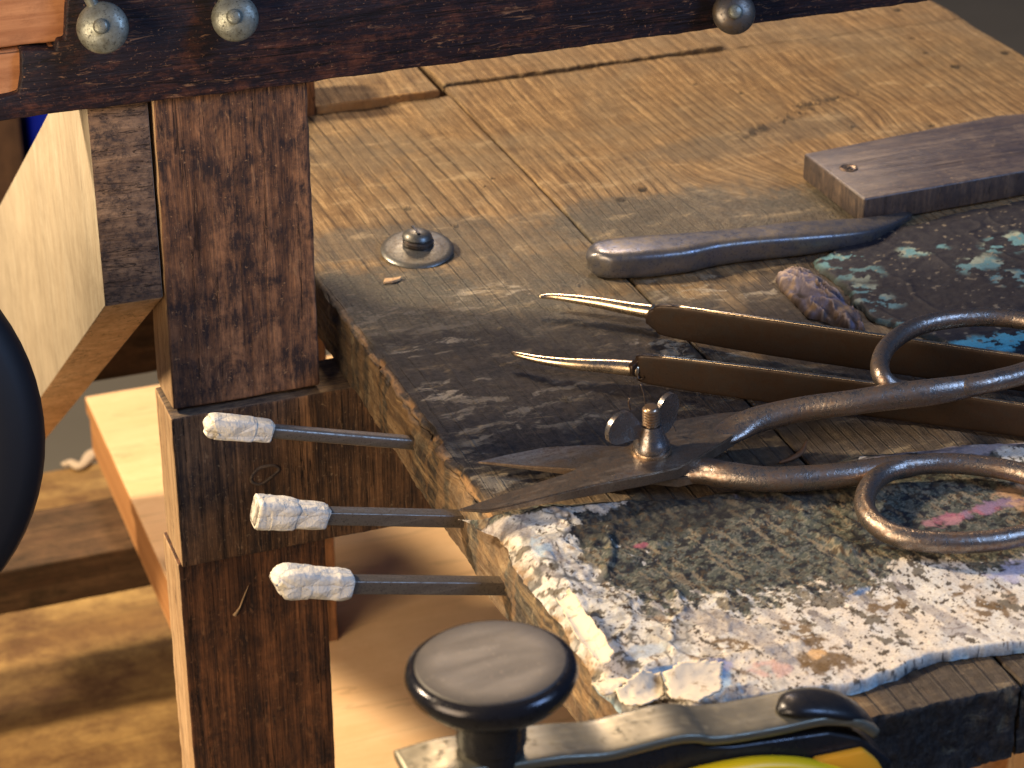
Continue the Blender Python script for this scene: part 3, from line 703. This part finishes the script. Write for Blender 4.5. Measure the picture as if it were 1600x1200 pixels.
# wing nut on its threaded bolt
nb = Vector(at(1018, 704, 2, 18.5)); nt = Vector(at(1000, 637, 2, 45)); ax = Vector((-.03, .02, 1))
wn = lathe('wing_nut', [(8.8, 1.8), (8.8, 4.2), (7.8, 5.6), (6.1, 10), (5.3, 12.6), (4.9, 14.0), (3, 14.1)], nb, ax, M['nut'], sh_, 32)
lathe('washer', [(6, -.2), (9.8, -.1), (10.0, .8), (9.6, 1.7), (5, 1.8)], nb, ax, M['thread'], wn, 36)
prof = [(3.6, 12)]
for i in range(6):
    h = 14.3+i*1.5; prof += [(3.5, h), (4.35, h+.5), (4.35, h+.75), (3.5, h+1.25)]
prof += [(3.2, 24.2), (.1, 24.4)]
lathe('threaded_bolt', prof, nb, ax, M['thread'], wn, 28, angle=50)
for (px, py, rx, rz, tilt, side) in ((969, 668, 9.0, 8.0, .15, -1), (1040, 646, 7.4, 10.6, -.35, 1)):
    c = Vector(at(px, py, 1, nb.y+(4 if side > 0 else -1.5)))
    V = []; F = []
    dirx = Vector((side*math.cos(.5), side*.35, 0)).normalized(); nn = Vector((-dirx.y, dirx.x, 0))
    if nn.y > 0: nn = -nn
    bmw = bmesh.new(); f_ = []; bk = []
    root = nb+Vector((0, 0, 8))
    for i in range(28):
        a = 2*math.pi*i/28
        u = rx*math.cos(a); v = rz*math.sin(a)
        u, v = u*math.cos(tilt*side)-v*math.sin(tilt*side), u*math.sin(tilt*side)+v*math.cos(tilt*side)
        p = c+dirx*u+Vector((0, 0, v))
        # stretch the lower inner part toward the hub
        tow = max(0, -math.cos(a)*.7-math.sin(a)*.6)
        p = p.lerp(Vector((root.x, root.y, root.z)), min(.8, max(0, tow-.35)*1.1))
        f_.append(bmw.verts.new(p+nn*1.3)); bk.append(bmw.verts.new(p-nn*1.3))
    bmw.faces.new(f_); bmw.faces.new(bk[::-1])
    for i in range(28): bmw.faces.new((f_[i], f_[(i+1) % 28], bk[(i+1) % 28], bk[i]))
    bmesh.ops.bevel(bmw, geom=[e for e in bmw.edges if e.calc_face_angle(0) > .9], offset=.6, segments=2, affect='EDGES', clamp_overlap=True)
    link_bm('wing', bmw, M['nut'], wn, True, angle=35)
# whiskers of wire behind the wing nut
for pts in (((1013, 640), (1008, 628), (1006, 616), (1001, 600)), ((985, 640), (982, 630), (984, 622)), ((1050, 662), (1054, 668), (1056, 674))):
    q = [at(x, y, 1, nb.y+9) for x, y in pts]
    sweep('loose_wire', [(*p, .35, .35) for p in q], M['iron'], wn, up=(0, 1, 0), sides=6, n=4)

c0 = at(612, 438, 2, 1)
ch_ = prism('wood_chip', [(c0[0]-5.5, c0[1]-2.2), (c0[0]-1, c0[1]-3.4), (c0[0]+5, c0[1]-1.2), (c0[0]+6.2, c0[1]+1.4), (c0[0]+.5, c0[1]+1.2), (c0[0]-3.5, c0[1]+2.4)], .7, 2.0, [M['raw_side']], None, .3, 1, jitter=.15)
tag(ch_, 'small pale wood chip lying in the grey soot near the post', 'wood chip')
cp = atz([(1218, 722), (1238, 716), (1252, 709), (1260, 700)], 2)
cs = sweep('dark_splinter', [(*cp[0], 1.6, .4, .4), (*cp[1], 2.2, 1.4, 1.0), (*cp[2], 3.2, 1.5, .9), (*cp[3], 6.5, .4, .4)], M['brown_panel'], None, sides=10, n=6, noise=.2)
tag(cs, 'dark curled splinter on the plank between the two shear handles', 'splinter')

# ---- paper pads as height fields
def pad(name, poly, z0, th, res, colfn, hfn, parent, seed=0, ragged=2.5, edge=3.0, mat='paper', org=None):
    P = np.array(poly); x = np.arange(P[:, 0].min()-6, P[:, 0].max()+6, res); y = np.arange(P[:, 1].min()-6, P[:, 1].max()+6, res)
    X, Y = np.meshgrid(x, y, indexing='ij')
    sd = polysd(X, Y, poly)+(fbm(X*.06, Y*.06, seed+1)-.5)*ragged*4+(fbm(X*.11, Y*.11, seed+2, 2)-.5)*ragged*.9
    H = hfn(X, Y, sd)
    ed_ = edge(X, Y) if callable(edge) else edge
    e = 1-(1-np.clip(sd/ed_, 0, 1))**2.2
    Z = z0+e*th+H*e
    Cc = colfn(X, Y, sd, H)
    gx, gy = np.gradient(sd, res); gn = np.hypot(gx, gy)+1e-6; out = np.clip(-sd, 0, 3)
    X = X+gx/gn*out; Y = Y+gy/gn*out
    F = grid_faces(*X.shape)
    keep = (sd.ravel()[F] > -1.2).all(1)
    F = F[keep]
    used = np.unique(F); mp = np.full(X.size, -1); mp[used] = np.arange(len(used))
    V = np.stack([X.ravel(), Y.ravel(), Z.ravel()], 1)[used]
    # undercut the rim a little so that the sheets overhang
    return link(name, V, mp[F], M[mat], parent, True, None, {'col': Cc.reshape(-1, 3)[used]})
def lerpc(c, m, col): return c*(1-m[..., None])+np.array(col)*m[..., None]
ppx = [(712, 792), (760, 792), (830, 776), (900, 768), (1000, 765), (1080, 760), (1150, 748), (1230, 735), (1300, 705), (1400, 690), (1500, 682), (1620, 672), (1800, 650),
       (1830, 960), (1700, 983), (1600, 1002), (1520, 1006), (1455, 1014), (1400, 1040), (1330, 1066), (1250, 1078), (1180, 1088), (1100, 1100), (1035, 1106), (975, 1098),
       (935, 1060), (905, 1010), (880, 965), (835, 905), (800, 860), (778, 822)]
pp = atz(ppx, 7)
np_ = empty('newspaper_pad', tuple(at(1200, 930, 2, 0)), 'scorched flaking pad of white newspaper on the front left corner of the bench', 'newspaper pad')
def ridged(x, y, s, o=4): return 1-np.abs(2*fbm(x, y, s, o)-1)
def pad_h(X, Y, sd):
    wl = blob(X, Y, 885, 900, 55, 110, 15, 7, 3)          # wrinkled left margin
    h = (fbm(X*.018, Y*.018, 101)-.5)*4+(fbm(X*.07, Y*.09, 102)-.5)*1.1
    h += wl*(ridged(X*.045+.5*np.sin(Y*.04), Y*.035, 103, 3)**5)*1.9
    h += (fbm(X*.5, Y*.5, 105)-.5)*.45
    ch = blob(X, Y, 1130, 850, 82, 54, 0, 7, 5)
    h += ch*(fbm(X*.13, Y*.22, 107)-.5)*1.8-ch*1.6
    for (a, b, hh, ww) in (((950, 885), (945, 835), 2.6, 3), ((965, 1075), (1120, 1052), 1.8, 4), ((1080, 1040), (1250, 1000), 1.2, 3), ((850, 870), (1000, 1060), .9, 4), ((1020, 1000), (1085, 1040), 1.6, 2.5), ((1230, 770), (1330, 860), 1.8, 3), ((1130, 770), (1360, 860), 1.3, 2)):
        A = at(*a, 2, 7); B_ = at(*b, 2, 7); tt = np.clip(((X-A[0])*(B_[0]-A[0])+(Y-A[1])*(B_[1]-A[1]))/((B_[0]-A[0])**2+(B_[1]-A[1])**2), 0, 1)
        d = np.hypot(X-A[0]-tt*(B_[0]-A[0])+(vnoise(X*.1, Y*.1, 9)-.5)*8, Y-A[1]-tt*(B_[1]-A[1])); h += hh*np.exp(-(d/ww)**2)
    return h
def pad_c(X, Y, sd, H):
    sh = X.shape
    B = lambda *a, **k: blob(X, Y, *a, z=7, **k)
    c = np.zeros(sh+(3,))+np.array((.62, .60, .54))
    wl = B(885, 900, 60, 120, 15, seed=3)
    c = lerpc(c, .35*sstep(.45, .62, fbm(X*.03, Y*.03, 110)), (.60, .60, .60)); c = lerpc(c, .35*sstep(.50, .64, fbm(X*.05, Y*.04, 111)), (.68, .54, .38))
    # long faint pulls along the boards, and thin brown fibres
    U = X*.96+Y*.28; W = -X*.28+Y*.96
    st = fbm(U*.45, W*.035, 112, 3); c = lerpc(c, .35*sstep(.52, .66, st), (.42, .38, .33))
    c = lerpc(c, .8*sstep(.965, .985, ridged(U*.06, W*.012, 131, 3))*sstep(.45, .55, fbm(X*.04, Y*.04, 132)), (.16, .10, .055))
    # black creases in the wrinkled margin
    c = lerpc(c, .85*wl*sstep(.90, .97, ridged(X*.09+.4*np.sin(Y*.06), Y*.06, 133, 3)), (.05, .05, .05))
    c = lerpc(c, .6*wl*sstep(.46, .60, fbm(X*.2, Y*.3, 134)), (.26, .25, .23))
    # the big scorched patch; the blade's shadow is painted along its back edge
    ch = np.clip(np.maximum.reduce([B(1150, 850, 68, 44, 0, seed=1, rough=.28), B(1080, 800, 46, 26, 0, seed=2), .95*B(1290, 820, 70, 52, 0, seed=3), B(1250, 765, 130, 36, 0, seed=4),
         B(1460, 790, 110, 38, seed=5), B(1600, 800, 90, 40, seed=6), .5*B(1040, 925, 30, 18, 0, seed=7), .56*B(1260, 905, 60, 20, 0, seed=9), .8*B(880, 780, 90, 7, 0, seed=8), .72*B(948, 862, 13, 30, 0, seed=60), .5*B(1380, 870, 60, 14, seed=62)]), 0, 1)
    n5 = fbm(U*.22, W*.10, 113, 5); n6 = fbm(X*.5, Y*.55, 114); cg = np.clip(ch*2.2, 0, 1)
    m = sstep(.44, .62, ch+((n5-.5)*.8+(n6-.5)*.45)*cg)
    dk = np.zeros(sh+(3,))+np.array((.070, .080, .070)); dk = lerpc(dk, sstep(.50, .62, fbm(X*.7, Y*.8, 115)), (.15, .15, .125)); dk = lerpc(dk, sstep(.50, .62, fbm(X*.28, Y*.35, 116, 5)), (.022, .024, .030))
    dk = lerpc(dk, .6*sstep(.93, .98, ridged(X*.10, Y*.13, 117, 4)), (.008, .008, .010)); dk = lerpc(dk, .5*sstep(.60, .68, fbm(U*.5, W*.08, 137)), (.30, .24, .16))
    dk = lerpc(dk, .7*B(1200, 762, 150, 22, 0, seed=64), (.015, .014, .016))  # darkest strip by the shears: char and their shade, both in the colour
    c = c*(1-m[..., None])+dk*m[..., None]
    # charred flecks, slanting with the pulls
    dens = .012*B(1200, 980, 120, 60, seed=11)+.010*B(1450, 930, 120, 40, seed=13)+.008*B(1000, 1000, 50, 50, seed=12)
    s1 = (1-.6*m)*sstep(.700-dens*1.6, .710-dens*1.6, fbm(U*.13, W*.10, 118, 4)); c = lerpc(c, .92*s1, (.13, .115, .09))
    s2 = sstep(.712-dens, .72-dens, fbm(U*.36+7, W*.24, 119, 3)); c = lerpc(c, .92*s2, (.055, .042, .03))
    s4 = sstep(.745-dens, .751-dens, fbm(U*.8, W*.6, 129, 3)); c = lerpc(c, .85*s4, (.06, .035, .02))
    s3 = sstep(.64, .65, fbm(U*.11+3, W*.030, 120, 3)); c = lerpc(c, .6*s3*(1-m), (.27, .25, .25))
    for i, (a, b, rx, ry, an) in enumerate(((1262, 992, 8, 15, 20), (1300, 1030, 12, 8, -25), (1540, 945, 12, 9, -20), (1500, 915, 12, 5, 10), (1165, 1010, 7, 5, 0), (1385, 945, 12, 8, 0), (1130, 1005, 6, 4, 0), (1280, 1040, 10, 6, 0))):
        c = lerpc(c, .9*B(a, b, rx, ry, an, seed=20+i, rough=.9)*sstep(.42, .52, fbm(X*.3, Y*.3, 150+i)), (.15, .095, .045))
    c = lerpc(c, .8*B(1275, 1018, 6, 5, 0, seed=30, rough=.9), (.66, .42, .20))
    for i, (a, b, rx, ry, col) in enumerate(((1345, 915, 9, 4, (.05, .13, .30)), (1105, 1075, 15, 9, (.32, .48, .66)), (1070, 1060, 9, 6, (.30, .38, .48)), (1205, 1045, 7, 5, (.60, .40, .34)), (1500, 800, 24, 5, (.36, .13, .18)),
                                              (1470, 812, 16, 4, (.40, .20, .22)), (1560, 785, 24, 6, (.24, .17, .26)), (1590, 775, 8, 12, (.5, .32, .2)), (1000, 842, 8, 3, (.30, .09, .13)), (1470, 700, 70, 9, (.20, .18, .21)), (1560, 690, 50, 8, (.33, .29, .31)),
                                              (845, 850, 3, 10, (.30, .40, .50)), (1600, 885, 20, 8, (.45, .45, .60)), (1005, 1018, 9, 4, (.40, .46, .52)), (1040, 1048, 8, 3, (.05, .14, .32)), (1130, 1040, 6, 4, (.25, .27, .45)))):
        c = lerpc(c, .85*B(a, b, rx, ry, 0, seed=40+i, rough=1.0)*sstep(.3, .5, fbm(X*.15, Y*.2, 140+i)), col)
    rim = 1-sstep(-.5, 1.6, sd); front = sstep(-250, -275, Y)  # front rim coloured dark and bluish, as a shaded underside
    c = lerpc(c, rim*.9*front, (.07, .10, .13)); c = lerpc(c, rim*.9*front*sstep(.5, .58, fbm(X*.09, Y*.1, 122)), (.34, .50, .60))
    c = lerpc(c, (1-front)*(1-sstep(-1, 5, sd))*sstep(.42, .58, fbm(X*.15, Y*.15, 123)), (.30, .20, .11))
    return c
pad('stack', pp, .4, 5.4, .8, pad_c, pad_h, np_, 200, 1.5, lambda X, Y: 2.4+13*sstep(-285, -240, Y))
# sheets peeking out below the front edge, and torn flakes at the corner
def flake(name, pix, z, curl, mat, parent, th=.7, sub=3, axis=(0, 1)):
    poly = atz(pix, z); P = np.array(poly); n = 26
    x = np.linspace(P[:, 0].min(), P[:, 0].max(), n); y = np.linspace(P[:, 1].min(), P[:, 1].max(), n)
    X, Y = np.meshgrid(x, y, indexing='ij'); sd = polysd(X, Y, poly)+(vnoise(X*.4, Y*.4, len(pix))-.5)*1.2
    F = grid_faces(n, n); F = F[(sd.ravel()[F] > -.3).all(1)]
    t = (X-x[0])/(x[-1]-x[0]+1e-6)*axis[0]+(Y-y[0])/(y[-1]-y[0]+1e-6)*axis[1]
    Z = z+curl*(t-.3)**2*2+(fbm(X*.12, Y*.12, 7)-.5)*3
    used = np.unique(F); mp = np.full(X.size, -1); mp[used] = np.arange(len(used))
    V = np.stack([X.ravel(), Y.ravel(), Z.ravel()], 1)[used]; F = mp[F]; m = len(V)
    V2 = V-np.array([0, 0, th]); ed = {}
    for f in F:
        for a, b in zip(f, np.roll(f, -1)): ed[(a, b)] = 1
    rim = [(a, b) for (a, b) in ed if (b, a) not in ed]
    FF = [tuple(f) for f in F]+[tuple(f[::-1]+m) for f in F]+[(b, a, a+m, b+m) for a, b in rim]
    return link(name, np.concatenate([V, V2]), FF, mat, parent, True)
flake('paper_flake', [(962, 1085), (1000, 1066), (1035, 1062), (1040, 1085), (1010, 1104), (975, 1103)], 9, 6, M['flake'], np_)
flake('paper_flake', [(925, 1060), (950, 1050), (985, 1062), (962, 1078), (940, 1082)], 11, -4, M['flake'], np_)
flake('paper_flake', [(870, 935), (890, 930), (930, 985), (960, 1030), (945, 1042), (905, 1000)], 12, 4, M['flake'], np_, axis=(1, 0))
flake('paper_flake', [(1035, 1060), (1080, 1042), (1130, 1040), (1128, 1080), (1090, 1098), (1045, 1092)], 13, 5, M['flake'], np_)

# black pad at the right with turquoise remnants
bk = empty('charred_pad', tuple(at(1500, 430, 2, 0)), 'black burnt paper pad with turquoise paint flecks, behind the upper finger loop', 'burnt pad')
bpx = [(1268, 402), (1330, 378), (1400, 350), (1480, 332), (1560, 316), (1640, 300), (1800, 290), (1860, 560), (1700, 580), (1600, 560), (1520, 545), (1440, 515), (1370, 495), (1330, 470), (1300, 430)]  # back edge drawn up under the block, standing in for its shadow
def bk_h(X, Y, sd): return (fbm(X*.03, Y*.03, 301)-.5)*2.4+(fbm(X*.2, Y*.25, 302)-.5)*.6+(ridged(X*.03, Y*.04, 303, 2)**14)*.7+(fbm(X*.8, Y*.8, 304)-.5)*.25
def bk_c(X, Y, sd, H):
    c = np.zeros(X.shape+(3,))+np.array((.010, .011, .020)); c = lerpc(c, .7*sstep(.45, .65, fbm(X*.3, Y*.35, 305)), (.022, .023, .030))
    B = lambda *a, **k: blob(X, Y, *a, z=5, **k)
    t = np.maximum.reduce([B(1300, 405, 22, 9, 0, seed=1), B(1350, 455, 14, 18, 20, seed=2), B(1375, 470, 15, 9, 0, seed=3), B(1535, 408, 17, 12, seed=4), B(1580, 375, 22, 16, seed=5), B(1400, 500, 30, 7, -15, seed=6),
                           B(1530, 535, 60, 14, 0, seed=7), B(1590, 430, 16, 12, seed=8), B(1440, 385, 20, 8, seed=9), .6*B(1340, 420, 18, 14, seed=10)])
    m = t*sstep(.55, .575, fbm(X*.14, Y*.17, 306, 5)+.10*B(1530, 535, 60, 12, 0, seed=7)+.06)
    col = np.zeros(X.shape+(3,))+np.array((.10, .22, .25)); col = lerpc(col, sstep(.5, .6, fbm(X*.1, Y*.1, 307)), (.24, .29, .24)); col = lerpc(col, B(1540, 535, 60, 16, 0, seed=12), (.10, .38, .50))
    c = c*(1-m[..., None])+col*m[..., None]
    c = lerpc(c, .8*(1-sstep(0, 4, sd)), (.03, .04, .04))
    c = lerpc(c, .7*sstep(.72, .74, fbm(X*.25, Y*.3, 308)), (.22, .19, .14))
    return c
pad('stack', atz(bpx, 4), .3, 2.8, 1.0, bk_c, bk_h, bk, 310, 2.2, 3.0, mat='char')

# crumpled wad beside it
wd = empty('paper_wad', tuple(at(1275, 465, 2, 0)), 'crumpled mauve and tan wad of scorched paper beside the black burnt pad', 'paper wad')
wpx = [(1215, 432), (1232, 420), (1262, 424), (1290, 440), (1318, 462), (1345, 492), (1352, 515), (1325, 512), (1290, 498), (1262, 490), (1240, 468), (1222, 450)]
def wd_uv(X, Y):
    a = at(1225, 430, 2, 3); b = at(1345, 510, 2, 3); d = (b-a)[:2]; d /= np.linalg.norm(d)
    u = (X-a[0])*d[0]+(Y-a[1])*d[1]; v = -(X-a[0])*d[1]+(Y-a[1])*d[0]
    return u, v+(fbm(X*.07, Y*.07, 320)-.5)*14
def wd_h(X, Y, sd):
    u, v = wd_uv(X, Y)
    return np.clip(sd, 0, 10)*.55+(ridged(v*.13, u*.035, 321, 3)**3)*4.2-2+(fbm(X*.3, Y*.3, 322)-.5)*1.0
def wd_c(X, Y, sd, H):
    u, v = wd_uv(X, Y); r_ = ridged(v*.13, u*.035, 321, 3)
    c = np.zeros(X.shape+(3,))+np.array((.10, .08, .085)); c = lerpc(c, sstep(.45, .6, fbm(X*.10, Y*.10, 323)), (.24, .17, .115)); c = lerpc(c, sstep(.5, .62, fbm(X*.1+5, Y*.12, 324)), (.13, .12, .17))
    c = lerpc(c, .9*(1-sstep(.45, .68, r_)), (.018, .012, .010)); c = lerpc(c, .6*sstep(.92, .98, r_), (.42, .33, .27)); c = lerpc(c, .8*(1-sstep(0, 2, sd)), (.04, .025, .015))
    return c
pad('wad', atz(wpx, 3), .3, 2.5, .7, wd_c, wd_h, wd, 330, 1.2, 2)

# ================================================================== TAPED RODS in the bench edge
def rod(bpx_, tpx, tape_from, w_, label, seed, prof, wrap, roll=0):
    b = np.array(at(*bpx_, 0, BX0)); e = np.array(at(*tpx, 1, b[1])); t0 = np.array(at(*tape_from, 1, b[1]))
    d = e-b; d /= np.linalg.norm(d); b2 = b-d*14
    o = empty('taped_rod', tuple(b), label, 'steel rod', 'taped steel rods stuck in the bench edge')
    u = np.array([0, 0, 1.0])
    ry = w_/2*.96; rz = w_/2*.92
    def sec(name, pts, mat, ex, parent, noise=0, sd_=0, rot=0): return sweep(name, pts, mat, parent, sides=24, ex=ex, n=5, noise=noise, seed=sd_, rot=rot)
    sec('shank', [(*b2, ry, rz), (*(b+(t0-b)*.5), ry, rz), (*(t0-d*-6), ry, rz)], M['rod'], 9 if not roll else 3.2, o)
    L = np.linalg.norm(e-t0)
    def q(s, k1, k2, dz=0, dy=0): p = t0+d*(L*s); return (p[0], p[1]+dy, p[2]+dz, ry*k1, rz*k2)
    tp = sec('tape', [q(*a) for a in prof], M['tape'], 4.2, o, .62, seed)
    sec('tape_wrap', [q(a[0], a[1]*.955, a[2]*.955, *a[3:]) for a in wrap], M['tape'], 4.2, tp, .62, seed)
rod((645, 692), (318, 668), (420, 673), 7.2, 'steel rod with squared white tape end, topmost of three stuck in the bench edge', 1,
    [(-.01, 1.2, 1.25), (0, 1.42, 1.55), (.3, 1.45, 1.62, .2), (.6, 1.5, 1.66, .1), (.80, 1.55, 1.72, .1), (.84, 1.5, 1.66), (.86, 1.1, 1.2, -1.6), (.93, 1.0, .95, -2.4), (.98, .8, .6, -2.6), (1.0, .2, .2, -2.6)],
    [(.26, 1.40, 1.5), (.265, 1.60, 1.78, .2), (.5, 1.62, 1.80, .3), (.80, 1.66, 1.84, .5), (.845, 1.60, 1.80, .4), (.85, 1.2, 1.3, .2)], roll=1)
rod((718, 810), (399, 799), (506, 806), 7.6, 'steel rod with flaring white tape end, middle of three in the bench edge', 11,
    [(-.01, 1.1, 1.2), (0, 1.42, 1.56), (.3, 1.55, 1.72, .3), (.6, 1.7, 1.95, .6), (.85, 1.8, 2.14, .9), (.96, 1.85, 2.22, 1.0), (.99, 1.72, 2.08, 1.0), (1.0, 1.5, 1.8, 1.0), (.985, 1.0, 1.2, 1.0), (.98, .2, .2, 1.0)],
    [(.44, 1.5, 1.7, .4), (.455, 1.80, 2.02, .5), (.70, 1.88, 2.18, .8), (.80, 1.92, 2.22, .9), (.81, 1.6, 1.9, .8)])
rod((783, 915), (428, 908), (545, 913), 7.6, 'steel rod with lumpy white tape end, lowest of three above the round knob', 21,
    [(-.03, 1.1, 1.2), (0, 1.50, 1.66), (.15, 1.7, 1.92), (.3, 1.62, 1.84, .3), (.55, 1.72, 1.92, .7), (.80, 1.82, 2.1, 1.0), (.90, 1.65, 1.85, .8), (.96, 1.4, 1.45, 0), (.99, 1.0, 1.0, -.5), (1.0, .3, .3, -.7)],
    [(.52, 1.5, 1.7, .6), (.535, 1.80, 2.02, .8), (.70, 1.86, 2.10, 1.0), (.84, 1.86, 2.12, 1.3), (.86, 1.5, 1.7, 1.0)])

# ================================================================== CLAMP in front
CY = -352.0
cl = empty('screw_clamp', tuple(at(900, 1190, 1, CY)), 'dark metal clamp with round brown knob, flat steel arm and yellow grip', 'clamp')
kc = at(767, 1037, 1, CY); R_ = 130/pxmm(kc)
kb = lathe('knob', [(.1, -15), (12, -15), (R_*.62, -14.5), (R_*.88, -12), (R_*1.0, -8), (R_*1.05, -4), (R_*1.03, -1.2), (R_*.97, .2), (R_*.93, .5), (.1, .5)], kc, (-.03, .05, 1), M['knob_rim'], cl, 72, angle=60)
lathe('knob_cap', [(.1, .3), (R_*.925, .3), (R_*.92, .9), (R_*.90, 1.2), (R_*.6, .9), (.1, .8)], kc, (-.03, .05, 1), M['knob'], kb, 72, angle=50)
lathe('stem', [(12, -75), (12, -34), (13.0, -33), (13, -12)], kc, (0, 0, 1), M['clamp_dark'], cl, 40)
def armpath(pts, wy, hz, mat, name, ex=7):
    P = [(*at(x, y, 1, CY), wy, hz) for x, y in pts]
    return sweep(name, P, mat, cl, sides=28, ex=ex, n=8)
am = armpath([(630, 1205), (700, 1185), (780, 1175), (860, 1163), (930, 1158), (985, 1145), (1040, 1132), (1072, 1130), (1092, 1133), (1130, 1130), (1200, 1118), (1270, 1104), (1320, 1108), (1350, 1124)], 11, 2.2, M['clamp_arm'], 'arm')
q = [at(x, y, 1, CY) for x, y in ((640, 1205), (860, 1168), (930, 1163), (1040, 1134), (1072, 1132), (1092, 1140), (1130, 1140), (1280, 1119), (1330, 1128), (1378, 1166), (1372, 1200), (1330, 1290), (640, 1290))]
prism('body', [(p[0], p[2]-1.5) for p in q], CY-9.5, CY+9.5, M['clamp_dark'], cl, 1.5, 3, axis=1, angle=50)
hp = [(1215, 1112), (1235, 1102), (1275, 1100), (1315, 1106), (1348, 1124), (1368, 1148)]
sweep('latch', [(*at(x, y, 1, CY-2), a, b) for (x, y), a, b in zip(hp, (2, 7, 9, 9, 6, 2), (1, 3, 4, 4, 3, 1))], M['clamp_dark'], cl, sides=20, n=6)
yc = [at(x, y, 1, CY-14) for x, y in ((1000, 1262), (1060, 1222), (1130, 1202), (1200, 1193), (1270, 1198), (1330, 1218), (1370, 1262))]
sweep('grip', [(*p, 4, 2.6) for p in yc], M['yellow'], cl, sides=20, n=8)
oc = [at(x, y, 1, CY-10.5) for x, y in ((1270, 1182), (1346, 1166), (1366, 1182), (1385, 1215), (1380, 1260), (1250, 1260))]
prism('grip_side', [(p[0], p[2]) for p in oc], CY-14, CY-10, [M['orange']], cl, 1.0, 2, axis=1)

# ================================================================== BELOW AND BEHIND
r2 = random.Random(3)
fl = link('floor', [(-3000, -2500, -652), (5000, -2500, -652), (5000, 7000, -652), (-3000, 7000, -652)], [(0, 1, 2, 3)], M['concrete'], smooth=False); fl['kind'] = 'structure'
box = empty('plywood_box', (150, 560, -475), 'large smooth orange plywood box under the bench, behind the post', 'plywood box')
rough_box('lid', (-90, 640), (130, 845), (-436, -420), [M['ply'], M['ply_edge']], box, 1, 1, 16, .3, lambda ax, s: 0 if ax == 2 else 1, 31)
rough_box('side_panel', (-88, 638), (133, 843), (-475.5, -436.4), [M['ply_edge']], box, 1, 1, 16, .3, None, 32)
sh2 = rough_box('floor_plywood', (-900, 380), (100, 1100), (-651, -636), [M['floor_ply'], M['ply_edge']], None, 1, 1, 24, .3, lambda ax, s: 0 if ax == 2 else 1, 33)
tag(sh2, 'golden brown streaky plywood sheet lying flat on the floor, lower left', 'plywood sheet')
st = rough_box('timber_stretcher', (-800, 640), (672, 760), (-519, -476), [M['stretcher']], None, 1.5, 2, 12, .5, None, 34)
tag(st, 'dark horizontal timber carrying the plywood box, left of the post', 'timber')
ft = rough_box('timber_block', (-700, -640), (690, 745), (-635.5, -519.5), [M['stretcher']], None, 1.5, 2, 12, .5, None, 35)
tag(ft, 'short dark block under the horizontal timber at the far left', 'timber block')
ft2 = rough_box('timber_block', (540, 600), (690, 745), (-651, -519.5), [M['stretcher']], None, 1.5, 2, 12, .5, None, 36)
tag(ft2, 'short dark block under the right end of the horizontal timber', 'timber block')
rg = [at(x, y, 2, -632) for x, y in ((98, 727), (110, 722), (122, 729), (132, 724), (142, 712), (154, 708), (168, 707))]
o = sweep('pale_rag', [(*p, a, b) for p, a, b in zip(rg, (3, 5, 5, 6, 8, 9, 7), (2, 3, 3, 4, 5, 5, 4))], M['rag'], None, sides=12, n=5, noise=1.5)
tag(o, 'small twisted pale rag strip on the floor left of the plywood box', 'rag')
wl = at(0, 690, 1, 30)
whc = np.array(at(-300, 690, 1, 30))
whl = empty('rubber_wheel', tuple(whc), 'out of focus black round rubber wheel cut by the left frame edge', 'wheel')
lathe('tyre', [(45, -14), (80, -17), (102, -16), (110, -9), (112, 0), (110, 9), (102, 16), (80, 17), (45, 14)], tuple(whc), (-.2, -1, .3), M['rubber'], whl, 72)
lathe('hub', [(.1, -10), (45.5, -10), (45.5, 10), (.1, 10)], tuple(whc), (-.2, -1, .3), M['clamp_dark'], whl, 40)
a0 = at(62, 205, 2, -560)
bb = empty('blue_bin', (a0[0]+20, a0[1]+80, -651.5), 'bright blue plastic bin showing between the beam and the pale brace', 'bin')
rough_box('bin_body', (a0[0]-14, a0[0]+230), (a0[1], a0[1]+200), (-651.5, -330), [M['blue']], bb, 6, 1, 30, .1, None, 37)
lathe('bin_rim', [(100, 0), (126, 0), (128, 4), (126, 8), (100, 8)], (a0[0]+108, a0[1]+100, -330), (0, 0, 1), M['blue'], bb, 4)
pn = rough_box('brown_crate', (a0[0]-420, a0[0]-32), (a0[1]-60, a0[1]+260), (-651.5, -300), [M['brown_panel']], None, 3, 2, 24, .4, None, 38)
tag(pn, 'brown wooden crate at the left edge beneath the beam, beside the blue bin', 'crate')
